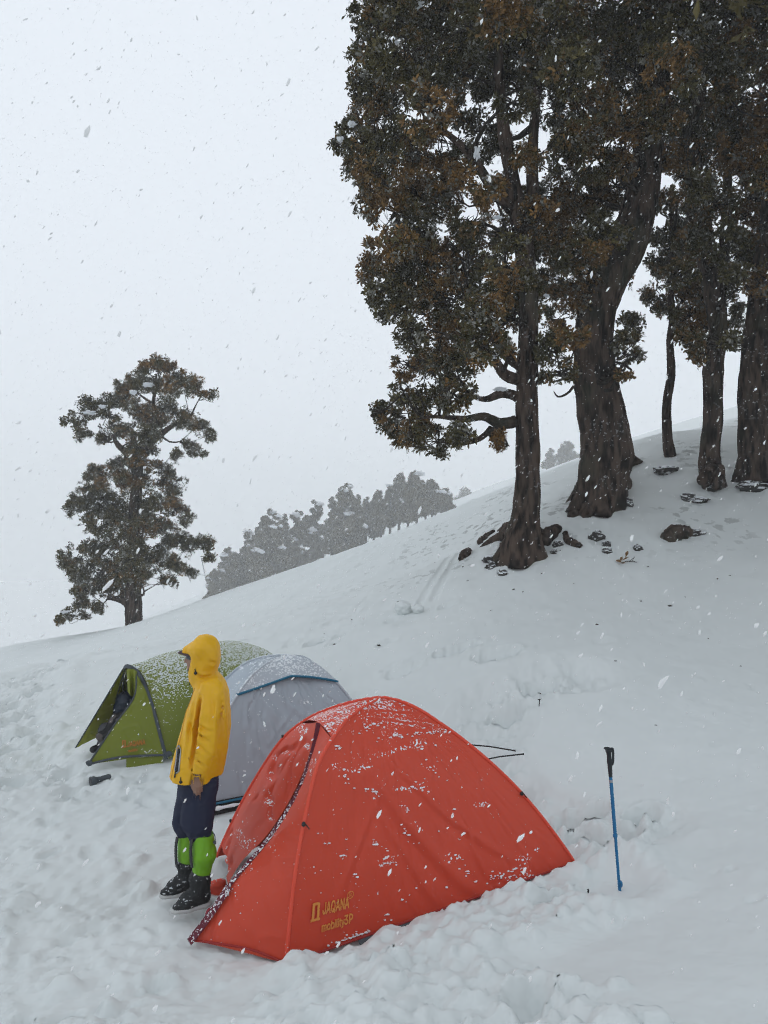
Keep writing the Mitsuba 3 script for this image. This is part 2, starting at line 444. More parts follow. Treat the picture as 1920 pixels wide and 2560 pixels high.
# boot holes: x, y, length, width, depth, turn
HOLES = [(1.33, 6.05, .20, .15, .14, .2), (1.62, 6.15, .20, .10, .14, .1), (2.0, 5.95, .17, .11, .15, .5), (1.7, 5.72, .2, .13, .12, -.3), (1.05, 6.6, .2, .14, .14, .3), (1.2, 5.98, .15, .1, .16, .4), (1.5, 5.82, .16, .09, .14, .1), (1.82, 5.72, .14, .09, .13, .3), (1.5, 5.42, .12, .08, .09, .2), (1.78, 5.36, .13, .08, .10, .4), (1.0, 7.2, .2, .13, .15, .8), (1.3, 8.1, .25, .14, .15, .4), (1.75, 8.5, .25, .13, .15, .3),
         (1.35, 5.55, .13, .1, .08, 0), (.66, 3.5, .24, .12, .12, 1.2), (.9, 4.9 - .05, .16, .09, .05, .3), (1.02, 4.72, .14, .07, .06, .5), (.75, 3.35, .08, .06, .03, 0), (2.1, 4.35, .05, .04, .02, 0),
         (-.1, 8.6, .25, .14, .08, .4), (-.5, 9.0, .25, .14, .08, .4), (.2, 9.4, .22, .14, .08, .2), (.9, 9.6, .3, .14, .10, .2), (1.35, 9.2, .3, .16, .12, .1)]
for i in range(90):
    HOLES.append((rng0.uniform(-4.2, -.9), rng0.uniform(2.9, 7.6), rng0.uniform(.10, .17), rng0.uniform(.05, .08), rng0.uniform(.02, .055), rng0.uniform(-.9, .9) + 1.6))
for i in range(40):
    HOLES.append((rng0.normal(-1.2, 1.4), rng0.uniform(8.8, 13), rng0.uniform(.12, .2), rng0.uniform(.06, .1), rng0.uniform(.02, .06), rng0.uniform(0, .8)))
for t in np.linspace(0, 1, 36):
    q = spline(TRAIL, 60)[int(t * 59)] if False else np.array([np.interp(t * 5, range(6), [p[k] for p in TRAIL]) for k in range(2)])
    HOLES.append((q[0] + rng0.normal(0, .22), q[1] + rng0.normal(0, .1), .2, .13, rng0.uniform(.05, .11), 1.2))
for i in range(30):
    HOLES.append((rng0.uniform(1.0, 5), rng0.uniform(3.3, 9), rng0.uniform(.03, .06), rng0.uniform(.02, .05), rng0.uniform(.008, .02), rng0.uniform(0, 3)))


def detail(x, y):
    p = np.stack([x, y, 0 * x], -1)
    near = sst(60, 20, y)
    z = .05 * (meshkit.fbm(p * .7, 3, 1) - .5) * near + .030 * (meshkit.fbm(p * 3.1, 3, 2) - .5) * near + .022 * sst(5, 8, y) * near * (np.abs(meshkit.fbm(p * np.array([6, 4, 1]), 3, 12) - .5) - .1)
    for off in (0, .22):
        tr = seg_dist(x, y, [(.56 + off, 12.1), (1.0 + off, 13.6), (1.5 + off, 16.2)]) + .02 * (meshkit.fbm(p * 5, 2, 14) - .5)
        z = z - .04 * sst(.09, .03, tr)
    # wind and thaw ripples of the upper bank
    bank = sst(10.9, 12.6, y - .05 * x) * sst(40, 26, y)
    z += bank * (.075 * (meshkit.fbm(p * np.array([1.8, 1.8, 1]), 3, 7) - .5) + .05 * (np.abs(meshkit.fbm(p * np.array([5, 3.5, 1]), 2, 8) - .5)))
    left, rim, front, path, trench, right = masks(x, y)
    rough = np.maximum.reduce([.75 * left, rim, front, path, trench, right])
    n1 = meshkit.fbm(p * 3.6, 4, 21)
    n2 = meshkit.fbm(p * 9.5, 3, 22)
    soft = np.maximum.reduce([rim, front, path, trench, right, .45 * left])
    z += soft * .16 * (n1 - .5) + rough * (.10 * np.abs(n2 - .5) + .062 * (meshkit.fbm(p * 17, 3, 23) - .5) + .03 * (np.abs(meshkit.fbm(p * 34, 2, 24) - .5) - .12))
    z += rim * (.05 + .05 * sst(-.2, .6, x)) + front * (.10 * (n1 - .32)) - trench * .16 - .07 * right - path * .06 - .05 * left
    z += .10 * sst(.30, .05, np.abs(seg_dist(x, y, TRAIL) - .62)) * (meshkit.fbm(p * 2.2, 2, 31)) * sst(8, 6, np.abs(y - 13))
    # pits and lips
    sel = (y > 2) & (y < 22) & (np.abs(x) < 10)
    xs, ys = x[sel], y[sel]
    dz = np.zeros(len(xs))
    for hx, hy, l, w, dep, tr in HOLES:
        near_ = (np.abs(xs - hx) < l * 2.2) & (np.abs(ys - hy) < l * 2.2)
        if not near_.any():
            continue
        ax, ay = xs[near_] - hx, ys[near_] - hy
        a, b = (ax * math.cos(tr) + ay * math.sin(tr)) / l, (-ax * math.sin(tr) + ay * math.cos(tr)) / w
        r = np.sqrt(a * a + b * b) + .35 * (meshkit.fbm(np.stack([xs[near_] * 14, ys[near_] * 14, 0 * ax], -1), 3, 9) - .5) * (1.8 if l > .18 else 1)
        dz[near_] += -dep * sst(1.2, .5, r) + .22 * dep * np.exp(-((r - 1.25) / .22) ** 2)
    # clods
    tree = cKDTree(cl)
    dist, idx = tree.query(np.stack([xs, ys], 1), k=3, distance_upper_bound=.2)
    best = np.zeros(len(xs))
    for k in range(3):
        ok = np.isfinite(dist[:, k])
        i = idx[ok, k]
        ax, ay = xs[ok] - cl[i, 0], ys[ok] - cl[i, 1]
        a, b = ax * np.cos(crot[i]) + ay * np.sin(crot[i]), (-ax * np.sin(crot[i]) + ay * np.cos(crot[i])) * 1.3
        r = (np.abs(a) ** cpw[i] + np.abs(b) ** cpw[i]) ** (1 / cpw[i]) / cr[i]
        hgt = chh[i] * sst(1.15, .55, r) * (1 + np.clip((a * ctilt[i, 0] + b * ctilt[i, 1]) / cr[i], -.8, .8))
        best[ok] = np.maximum(best[ok], hgt)
    dz += best
    # tents and people stand on a trodden level
    z[sel] += dz
    c = (RN + (RR - RN) / 2 + (RF - RN) / 2)
    e1, e2 = (RR - RN) / np.linalg.norm(RR - RN), (RF - RN) / np.linalg.norm(RF - RN)
    a, b = (x - c[0]) * e1[0] + (y - c[1]) * e1[1], (x - c[0]) * e2[0] + (y - c[1]) * e2[1]
    tent = sst(1.16, .98, np.maximum(np.abs(a) / 1.09, np.abs(b) / .74))
    z = z * (1 - .85 * tent) - .03 * tent
    grey = sst(1.15, .95, np.hypot((x + .93) / 1.05, (y - 7.4) / 1.1))
    green = sst(1.15, .95, np.hypot((x + 2.3) / 1.0, (y - 8.5) / .95))
    feet = sst(.42, .22, np.hypot(x + 1.22, y - 4.86))
    flat = np.maximum.reduce([.8 * grey, .8 * green, .9 * feet])
    return z * (1 - flat)


def ground_z(x, y):
    x, y = np.atleast_1d(np.asarray(x, float)), np.atleast_1d(np.asarray(y, float))
    return base_z(x, y) + detail(x, y)


def grow(a, b, step, ratio):
    out, s = [a], step
    while (out[-1] < b) if b > a else (out[-1] > b):
        out.append(out[-1] + (s if b > a else -s))
        s *= ratio
    return out[1:]


xs = np.array(grow(-5.8, -3000, .038, 1.05)[::-1] + list(np.arange(-5.8, -4.3, .035)) + list(np.arange(-4.3, 4.31, .024)) + grow(4.3, 3000, .028, 1.05))
ys = np.array(grow(2.25, -330, .05, 1.09)[::-1] + [2.25] + grow(2.25, 6.0, .019, 1.0035) + grow(6.0, 42, .036, 1.0078) + grow(42, 4200, .35, 1.045))
ys = np.unique(np.round(ys, 5))
X, Y = np.meshgrid(xs, ys, indexing='ij')
Z = ground_z(X.ravel(), Y.ravel()).reshape(X.shape)
GZ = RegularGridInterpolator((xs, ys), Z, bounds_error=False, fill_value=None)


def gz(x, y):
    return float(GZ([[x, y]])[0])


def on_ground(u, v, d0):
    """Where the sight line through this point of the picture meets the snow."""
    t = np.linspace(2.5, 45, 1700)
    x, z = (u - 960) / FOC * t, EYE - (v - 1280) / FOC * t
    below = GZ(np.stack([x, t], 1)) > z
    i = int(np.argmax(below)) if below.any() else None
    d = t[i] if i else d0
    return np.array([(u - 960) / FOC * d, d, gz((u - 960) / FOC * d, d)])


put('snow_ground', grid_mesh(np.stack([X, Y, Z], -1)), 'snow', True)
labels['snow_ground'] = {'label': 'snow covered hillside trampled round the tents and rising smooth to the trees', 'kind': 'structure'}

hz0, hz1 = float(Z.min()) - 1, max(float(Z.max()), 30.0) + 1
scene['haze'] = {'type': 'cube', 'to_world': T().translate([0, 2100, (hz0 + hz1) / 2]).scale([3500, 2700, (hz1 - hz0) / 2]), 'bsdf': {'type': 'null'}, 'interior': {'type': 'ref', 'id': 'haze_air'}}
labels['haze'] = {'label': 'pale snowy mist that fades the far trees', 'kind': 'stuff'}

# ------------------------------------------------------------------ trees
def bark_tube(path, rad, sides, n, rng, flare=0.0, lobes=5, rough=.06):
    p = spline(path, n)
    L = np.r_[0, np.cumsum(np.linalg.norm(np.diff(p, axis=0), axis=1))]
    t = np.r_[0, np.cumsum(np.linalg.norm(np.diff(np.asarray(path, float), axis=0), axis=1))]
    r = PchipInterpolator(t, rad)(L * t[-1] / L[-1]) if len(rad) > 2 else np.interp(L / L[-1], [0, 1], rad)
    ang = np.arange(sides) * 2 * np.pi / sides
    ph = rng.uniform(0, 6)
    R = np.repeat(r[:, None], sides, 1)
    if flare:
        fl = flare * np.exp(-L / (1.1 * rad[0]))[:, None]
        R = R * (1 + fl * (.55 + .45 * np.cos(lobes * ang + ph + .6 * np.sin(2 * ang))[None]))
    q = np.stack([np.cos(ang)[None] + 0 * R, np.sin(ang)[None] + 0 * R, L[:, None] / max(rad[0], .05) * .6 + 0 * R], -1)
    R = R * (1 + rough * 4 * (meshkit.fbm(q * 1.6 + rng.uniform(0, 50), 3, 3) - .5) + rough * 2 * (meshkit.fbm(q * np.array([5, 5, 1.2]) + 20, 2, 4) - .5))
    return tube(p, R, sides)


def leaves(pos, axis, rng, n_per, L, W, cols):
    """Rosettes: n_per leaves round each point, folded along the rib, two triangles each."""
    N = len(pos)
    pos = np.repeat(pos, n_per, 0)
    ax = np.repeat(axis, n_per, 0)
    col = np.repeat(cols, n_per, 0)
    M = len(pos)
    a = rng.normal(size=(M, 3))
    a -= (a * ax).sum(1, keepdims=True) * ax
    a /= np.linalg.norm(a, axis=1, keepdims=True)
    tilt = rng.uniform(-.25, .75, (M, 1))
    d = a + tilt * ax
    d /= np.linalg.norm(d, axis=1, keepdims=True)
    s = np.cross(d, ax + .3 * rng.normal(size=(M, 3)))
    s /= np.linalg.norm(s, axis=1, keepdims=True)
    nn = np.cross(s, d)
    l = L * rng.uniform(.65, 1.2, (M, 1))
    w = W * rng.uniform(.75, 1.2, (M, 1))
    b = pos + d * .012 * L / .075 + rng.normal(0, .15 * L, (M, 3))
    m = b + d * l * .62
    v = np.stack([b, m + s * w * .5 + nn * w * .22, b + d * l, m - s * w * .5 + nn * w * .22], 1).reshape(-1, 3)
    i = np.arange(M)[:, None] * 4
    f = np.stack([i + [0, 1, 2], i + [0, 2, 3]], 1).reshape(-1, 3)
    c = np.clip(col * rng.uniform(.7, 1.3, (M, 1)), .004, .5)
    return v, f, np.repeat(c, 4, 0)


GREEN_L, OLIVE_L, BROWN_L, PALE_L = np.array([.034, .034, .013]), np.array([.105, .085, .030]), np.array([.21, .115, .036]), np.array([.19, .185, .16])


def build_tree(key, trunk_path, trunk_rad, blobs, seed, dens, L, W, flare=.8, extra_stems=(), roots=(), limb_k=.42, brown=.45, twigs=.35, shell=.35, hole=.488, sides=28, limbs_from=None, size=1.0, calm=False, upper=()):
    """trunk + limbs, branch net and leaves. blobs: (centre, radius)."""
    rng = np.random.default_rng(seed)
    extra_stems = [(a_, [size * r_ for r_ in b_]) for a_, b_ in extra_stems]
    roots = [(a_, [size * r_ for r_ in b_]) for a_, b_ in roots]
    trunk = [bark_tube(trunk_path, trunk_rad, sides, 70, rng, flare)]
    for path, rad in extra_stems:
        trunk.append(bark_tube(path, rad, 14, 30, rng, 0))
    put(key + '__trunk', cat(trunk), 'bark', True)
    for path, rad in roots:
        put(key + '__root', bark_tube(path, rad, 12, 18, rng, 0, rough=.16), 'bark', True)
    stems = [(spline(trunk_path, 80), np.interp(np.linspace(0, 1, 80), np.linspace(0, 1, len(trunk_rad)), trunk_rad))]
    for path, rad in extra_stems:
        stems.append((spline(path, 40), np.interp(np.linspace(0, 1, 40), np.linspace(0, 1, len(rad)), rad)))
    SP, SR = np.vstack([s[0] for s in stems]), np.concatenate([s[1] for s in stems])
    thin, limbs, V, F, C, n0 = [], [], [], [], [], 0
    order = sorted(blobs, key=lambda b: np.min(np.linalg.norm(SP - b[0], axis=1)))
    nodes, nrad = [SP], [SR]
    for c, r in order:
        NP, NR = np.vstack(nodes), np.concatenate(nrad)
        dv = c - NP
        hd = np.linalg.norm(dv[:, :2], axis=1)
        cost = np.linalg.norm(dv, axis=1) + 1.4 * np.maximum(0, .35 * hd - dv[:, 2]) + .4 * (NR < .02)
        if limbs_from is not None:
            cost = cost + 50 * (NP[:, 2] < limbs_from)
        j = int(np.argmin(cost))
        st, rs = NP[j], NR[j]
        ln = np.linalg.norm(c - st)
        if ln > .15:
            side = rng.normal(0, .10 * ln, 3)
            mid = st * .5 + c * .5 + side + np.array([0, 0, -.06 * ln])
            mid2 = st * .2 + c * .8 + .6 * side * rng.choice([-1, 1]) + np.array([0, 0, .03 * ln])
            p = spline([st, mid, mid2, c], max(6, int(ln / .22)))
            r0 = min(rs * .75, .014 + limb_k * .075 * ln)
            rr = np.linspace(r0, max(.011, r0 * .35), len(p))
            rr = rr * (1 + .12 * rng.normal(size=len(p)))
            (limbs if r0 > .06 else thin).append(tube(p, rr, 7 if r0 > .03 else 5, False))
            nodes.append(p[1:]); nrad.append(rr[1:])
        # net of small branches inside the clump
        subs = []
        for q in range(int(4 + 5 * min(r / .5, 2))):
            e = rng.normal(size=3); e /= np.linalg.norm(e)
            e = c + e * r * rng.uniform(.55, .95) * np.array([1, 1, .85])
            pp = spline([c, (c + e) / 2 + rng.normal(0, .10 * r, 3), e], 6)
            thin.append(tube(pp, np.linspace(.014, .005, 6) * (L / .075) ** .5, 4, False))
            subs.append(pp)
        subs = np.vstack(subs)
        nr = max(6, int(dens * r * r / (.33 * L / .075)))
        e = rng.normal(size=(nr * 3, 3))
        e /= np.linalg.norm(e, axis=1, keepdims=True)
        rad = np.where(rng.random(len(e)) < shell, rng.uniform(.75, 1.02, len(e)) + .22 * rng.random(len(e)) ** 3, rng.random(len(e)) ** .45)
        q = c + e * (rad * r * (1 + .35 * (meshkit.fbm(e * 1.7 + seed + c, 2, 5) - .5)))[:, None] * np.array([1, 1, .9])
        keep = meshkit.fbm(q * 3.1 * (.074 / L) ** .5 + 31 * seed, 3, 6) > hole
        q = q[keep][:nr]
        if not len(q):
            continue
        out = (q - c) / r + np.array([0, 0, .35]) + .5 * rng.normal(size=q.shape)
        out /= np.linalg.norm(out, axis=1, keepdims=True)
        bn = meshkit.fbm(q * 1.1 + 70, 3, 12)
        bw = sst(.62 - brown * .3, .72 - brown * .25, bn + rng.normal(0, .06, len(q)))[:, None]
        g = rng.random((len(q), 1))
        col = GREEN_L * (1 - g) + OLIVE_L * g
        col = col * (1 - bw) + (BROWN_L * rng.uniform(.5, 1.1, (len(q), 1))) * bw
        pl = (rng.random((len(q), 1)) < .13)
        col = np.where(pl, PALE_L, col)
        if calm:
            col = np.tile(GREEN_L * .5 + OLIVE_L * .35 + BROWN_L * .15, (len(q), 1)) * rng.uniform(.85, 1.15, (len(q), 1))
        v, f, cc = leaves(q, out, rng, 8, L, W, col)
        V.append(v); F.append(f + n0); C.append(cc); n0 += len(v)
        pick = np.nonzero(rng.random(len(q)) < twigs)[0]
        if len(pick):
            _, jn = cKDTree(subs).query(q[pick])
            a, b = subs[jn], q[pick]
            w = b - a
            l = np.linalg.norm(w, axis=1, keepdims=True)
            s = np.cross(w / np.maximum(l, 1e-6), rng.normal(size=w.shape))
            s /= np.linalg.norm(s, axis=1, keepdims=True) + 1e-9
            s2 = np.cross(w / np.maximum(l, 1e-6), s)
            tr = .0045 * (L / .075) ** .5
            vv = np.stack([a + s * tr, a - s * tr * .5 + s2 * tr * .87, a - s * tr * .5 - s2 * tr * .87, b], 1).reshape(-1, 3)
            i = np.arange(len(pick))[:, None] * 4
            ff = np.stack([i + [0, 1, 3], i + [1, 2, 3], i + [2, 0, 3]], 1).reshape(-1, 3)
            thin.append((vv, ff))
    for c, r in upper:   # the part of the crown above the picture
        nr = int(26 * r * r)
        e = rng.normal(size=(nr, 3))
        e /= np.linalg.norm(e, axis=1, keepdims=True)
        qq = c + e * r * rng.random((nr, 1)) ** .4
        v, f, cc = leaves(qq, e, rng, 8, .24, .12, np.tile(OLIVE_L, (nr, 1)))
        V.append(v); F.append(f + n0); C.append(cc); n0 += len(v)
    for m in limbs:
        put(key + '__limb', m, 'bark', True)
    if thin:
        put(key + '__branches', cat(thin), 'twig', True)
        labels[key + '__branches'] = {'kind': 'stuff'}
    key2 = number(key + '__crown')
    scene[key2] = ply((np.vstack(V), np.vstack(F)), 'm_leaf', False, color=np.vstack(C))


def blobs_at(lst, d, spread, rng, disp=True):
    out = []
    for u, v, r in lst:
        dd = d + rng.normal(0, spread)
        out.append(((D if disp else P)(u, v, dd), (r * .92 * K if disp else r * .92) / FOC * dd))
        c, rr = out[-1]
        for _ in range(4):
            e = rng.normal(size=3)
            e /= np.linalg.norm(e)
            out.append((c + e * rr * np.array([1.05, .8, .95]), rr * rng.uniform(.30, .5)))
    return out


def trunk_at(lst, d, sink=.25, lean=0.0):
    path, rad = [], []
    for i, (u, v, w) in enumerate(lst):
        dd = d + lean * i
        path.append(D(u, v, dd)); rad.append(w * K / FOC * dd / 2)
    path[0] = path[0] - np.array([0, 0, sink])
    return path, rad


rt = np.random.default_rng(5)


def upper_crown(x, y, n, seed, spread=3.6, top=17.0):
    rng, out = np.random.default_rng(seed), []
    while len(out) < n:
        r = rng.uniform(1.0, 1.7)
        a, q_ = rng.uniform(0, 6.28), spread * rng.random() ** .5
        c = np.array([x + q_ * math.cos(a), y + q_ * math.sin(a), rng.uniform(5, top)])
        if c[2] - r > EYE + .69 * (c[1] + r) or c[0] - r > .52 * (c[1] + r) or (c[2] - r > EYE + .69 * (c[1] - r) and c[0] > 4.5):
            out.append((c, r))
    return out


D1 = lambda u, v, d: D(u, v, d * 0.84)
# -- front oak of the bank, with the low branches to the left
tp, tr_ = trunk_at([(1128, 1192, 88), (1130, 1160, 76), (1135, 1115, 60), (1140, 1050, 54), (1140, 950, 50), (1138, 850, 47), (1140, 750, 43), (1142, 650, 40), (1135, 560, 40), (1120, 470, 38), (1105, 380, 32), (1085, 250, 26), (1075, 100, 20), (1070, -150, 12)], 12.6)
b1 = [(800, 40, 42), (850, 30, 58), (800, 110, 42), (850, 120, 58), (795, 180, 38), (850, 200, 58), (765, 300, 38), (738, 318, 20), (790, 255, 42), (830, 290, 58), (778, 370, 36), (830, 380, 58), (890, 330, 55),
      (805, 440, 36), (850, 460, 55), (900, 420, 55), (845, 520, 40), (900, 510, 55), (806, 580, 36), (850, 590, 52), (910, 600, 58), (820, 640, 30), (862, 660, 44), (920, 680, 55), (890, 730, 38), (960, 640, 58), (980, 720, 55),
      (1040, 680, 55), (882, 790, 36), (930, 800, 50), (990, 790, 50), (1050, 750, 48), (872, 845, 30), (920, 865, 44), (980, 850, 40), (832, 895, 28), (862, 930, 34), (900, 940, 42), (945, 955, 34), (990, 935, 30), (815, 888, 16),
      (1082, 958, 18), (1072, 940, 12), (940, 560, 58), (1000, 560, 58), (1060, 610, 52), (1100, 690, 30), (1090, 570, 50), (900, 50, 66), (960, 40, 66), (1020, 60, 64), (1080, 40, 66), (900, 150, 66), (960, 160, 60),
      (930, 240, 54), (1010, 150, 54), (1090, 140, 56), (950, 330, 44), (960, 430, 55), (1020, 480, 52), (995, 385, 34), (1080, 500, 46), (1060, 200, 50), (1025, 330, 34), (1060, 410, 36), (1120, 620, 44), (1150, 560, 44), (1120, 500, 40), (1095, 640, 44), (1150, 660, 30), (1100, 760, 26), (1075, 300, 30), (1000, 260, 40), (1120, 330, 30), (1150, 460, 36), (1090, 400, 30), (1110, 220, 40)]
b1 += [(u, v, 90) for u, v in ((850, -60), (960, -80), (1060, -70), (900, -190), (1020, -210), (1100, -180))]
roots1 = []
for pts, r0 in ([[(1122, 1140, 15), (1088, 1164, 0), (1058, 1173, 0), (1036, 1182, 0)], .15], [[(1125, 1150, 14.9), (1100, 1190, 0), (1080, 1208, 0), (1068, 1220, 0)], .20],
                [[(1130, 1155, 14.9), (1122, 1198, 0), (1108, 1220, 0)], .20], [[(1138, 1150, 14.9), (1150, 1190, 0), (1143, 1210, 0), (1130, 1224, 0)], .17],
                [[(1142, 1140, 15), (1166, 1163, 0), (1180, 1172, 0)], .15], [[(1122, 1130, 15), (1096, 1142, 0), (1078, 1146, 0)], .12]):
    q = [D1(*pts[0])] + [on_ground(p[0] * K, p[1] * K, 13) + np.array([0, 0, r0 * (.45 - .28 * i)]) for i, p in enumerate(pts[1:], 1)]
    roots1.append((q, [r0 * .6, r0, r0 * .7, r0 * .3][:len(q)] if len(q) > 3 else [r0 * .6, r0, r0 * .4]))
stem2 = ([D1(1136, 540, 15), D1(1150, 450, 15.2), D1(1150, 330, 15.4), D1(1158, 220, 15.5), D1(1165, 80, 15.6), D1(1170, -120, 15.8)], [.13, .13, .11, .09, .07, .03])
stem3 = ([D1(1112, 910, 15), D1(1080, 915, 14.9), D1(1045, 900, 14.7), D1(1000, 905, 14.6), D1(950, 900, 14.4), D1(900, 905, 14.3)], [.12, .11, .08, .06, .04, .02])
stem4 = ([D1(1060, 925, 14.8), D1(1030, 950, 14.6), D1(990, 958, 14.5), D1(955, 955, 14.4)], [.06, .05, .04, .02])
stem5 = ([D1(1122, 820, 15), D1(1095, 812, 14.9), D1(1060, 770, 14.7), D1(1010, 750, 14.6), D1(960, 720, 14.5)], [.12, .11, .08, .06, .03])
stem6 = ([D1(1122, 790, 15), D1(1090, 765, 15.1), D1(1050, 700, 15.2), D1(1000, 640, 15.2)], [.1, .09, .07, .04])
stem7 = ([D1(1120, 860, 15), D1(1085, 850, 15.2), D1(1050, 862, 15.3), D1(1010, 850, 15.4)], [.1, .09, .06, .03])
stem8 = ([D1(1112, 460, 15), D1(1060, 400, 14.8), D1(1020, 340, 14.7), D1(980, 300, 14.6), D1(920, 260, 14.5)], [.11, .1, .08, .06, .03])
build_tree('oak_tree', tp, tr_, blobs_at(b1, 12.6, 1.7, rt), 1, 470, .088, .040, .42, [stem2, stem3, stem4, stem5, stem6, stem7, stem8], roots1, size=0.84, upper=upper_crown(1.6, 12.0, 26, 182, 4.0), limbs_from=D1(0, 930, 15)[2])
thing('oak_tree', 'tall dark oak with low branches reaching left over the slope, leftmost on the bank', 'tree')

D2 = lambda u, v, d: D(u, v, d * 0.8176)
# -- thick leaning oak
tp, tr_ = trunk_at([(1285, 1088, 84), (1300, 1035, 98), (1311, 980, 108), (1303, 910, 102), (1290, 840, 96), (1282, 760, 86), (1285, 690, 82), (1310, 610, 86), (1352, 530, 84), (1382, 440, 74), (1400, 320, 64), (1410, 200, 66), (1420, 50, 56), (1425, -200, 30)], 13.9)
b2 = [(1140, 60, 66), (1200, 40, 66), (1260, 60, 66), (1330, 50, 66), (1400, 40, 66), (1170, 150, 60), (1240, 150, 66), (1310, 140, 66), (1380, 150, 66), (1205, 240, 52), (1260, 260, 64), (1225, 330, 50), (1330, 240, 58), (1290, 340, 66),
      (1205, 430, 56), (1260, 430, 66), (1330, 400, 60), (1185, 520, 54), (1240, 530, 66), (1300, 510, 56), (1165, 600, 44), (1210, 610, 52), (1255, 630, 46), (1190, 690, 40), (1190, 760, 36), (1218, 800, 30), (1235, 720, 32), (1180, 815, 20),
      (1350, 765, 28), (1345, 800, 18), (1365, 700, 26), (1355, 735, 26), (1140, 430, 30), (1150, 350, 26), (1400, 250, 56), (1420, 330, 40), (1330, 590, 40), (1280, 580, 44)]
b2 += [(u, v, 95) for u, v in ((1180, -70), (1290, -90), (1400, -70), (1240, -200), (1360, -210))]
roots2 = []
for pts, r0 in ([[(1285, 1030, 17), (1250, 1064, 0), (1236, 1076, 0), (1220, 1090, 0)], .13], [[(1292, 1045, 16.9), (1262, 1090, 0), (1244, 1108, 0), (1228, 1118, 0)], .28],
                [[(1298, 1050, 16.9), (1280, 1104, 0), (1268, 1118, 0)], .26], [[(1322, 990, 17), (1362, 1004, 0), (1386, 1000, 0)], .26], [[(1310, 1040, 17), (1332, 1070, 0), (1326, 1086, 0)], .26],
                [[(1318, 1020, 17), (1346, 1044, 0), (1356, 1058, 0)], .2]):
    q = [D2(*pts[0])] + [on_ground(p[0] * K, p[1] * K, 13) + np.array([0, 0, r0 * (.45 - .28 * i)]) for i, p in enumerate(pts[1:], 1)]
    roots2.append((q, [r0 * .6, r0, r0 * .7, r0 * .3] if len(q) > 3 else [r0 * .6, r0, r0 * .4]))
twig2 = ([D2(1238, 835, 16.6), D2(1225, 850, 16.5), D2(1207, 857, 16.4), D2(1196, 845, 16.4)], [.03, .025, .02, .008])
build_tree('oak_tree_001', tp, tr_, blobs_at(b2, 13.9, 1.7, rt), 2, 470, .088, .040, .75, [twig2], roots2, size=0.8176, upper=upper_crown(3.4, 12.8, 34, 238, 4.6), limbs_from=D2(0, 800, 17)[2])
thing('oak_tree_001', 'oak with the thickest trunk, leaning right above its gnarled root foot', 'tree')

D3 = lambda u, v, d: D(u, v, d * 0.82)
# -- thin oak
tp, tr_ = trunk_at([(1454, 984, 27), (1441, 935, 21), (1440, 880, 19), (1450, 800, 18), (1447, 740, 15), (1453, 690, 16), (1449, 640, 14), (1450, 560, 12), (1452, 400, 9)], 16.4)
b3 = [(1450, 590, 34), (1422, 622, 26), (1470, 560, 36), (1432, 660, 20), (1478, 650, 34), (1445, 520, 36), (1400, 640, 16), (1440, 440, 30), (1470, 480, 30), (1420, 560, 26), (1480, 700, 26)]
build_tree('oak_tree_002', tp, tr_, blobs_at(b3, 16.4, .9, rt), 3, 470, .095, .042, .5, (), (), sides=18, size=0.82, upper=upper_crown(4.9, 16.4, 10, 70, 2.5))
thing('oak_tree_002', 'slender oak with a wavy trunk between the thick oak and the next one', 'tree')

D4 = lambda u, v, d: D(u, v, d * 0.8222)
# -- forked oak
tp, tr_ = trunk_at([(1543, 1040, 54), (1533, 985, 43), (1541, 890, 40), (1540, 800, 43), (1551, 720, 38), (1540, 620, 44), (1525, 540, 44), (1502, 430, 42), (1490, 300, 38), (1480, 100, 30), (1475, -150, 16)], 14.8)
b4 = [(1470, 60, 66), (1540, 40, 66), (1450, 140, 58), (1520, 150, 66), (1470, 240, 64), (1540, 250, 64), (1480, 320, 60), (1560, 330, 58), (1500, 400, 44), (1545, 440, 52), (1500, 520, 46), (1570, 530, 46), (1510, 600, 46), (1560, 620, 46),
      (1600, 680, 28), (1490, 680, 38), (1490, 740, 30), (1505, 770, 16), (1520, 690, 36), (1585, 735, 20), (1600, 470, 36), (1470, 590, 34), (1580, 600, 32)]
b4 += [(u, v, 95) for u, v in ((1480, -80), (1560, -120), (1500, -210))]
st4 = ([D4(1545, 640, 18), D4(1562, 560, 18.1), D4(1570, 440, 18.2), D4(1575, 300, 18.3), D4(1590, 120, 18.4)], [.15, .13, .11, .08, .05])
roots4 = [([D4(1535, 1010, 17.8), D4(1520, 1035, 17.6), D4(1508, 1040, 17.6)], [.16, .16, .08]), ([D4(1548, 1010, 17.7), D4(1552, 1040, 17.5), D4(1545, 1052, 17.4)], [.16, .15, .08])]
build_tree('oak_tree_003', tp, tr_, blobs_at(b4, 14.8, 1.7, rt), 4, 470, .090, .040, .5, [st4], roots4, size=0.8222, upper=upper_crown(5.2, 14.0, 30, 210, 4.4), limbs_from=D4(0, 760, 18)[2])
thing('oak_tree_003', 'straight forked oak, second trunk from the right edge', 'tree')

D5 = lambda u, v, d: D(u, v, d * 0.83)
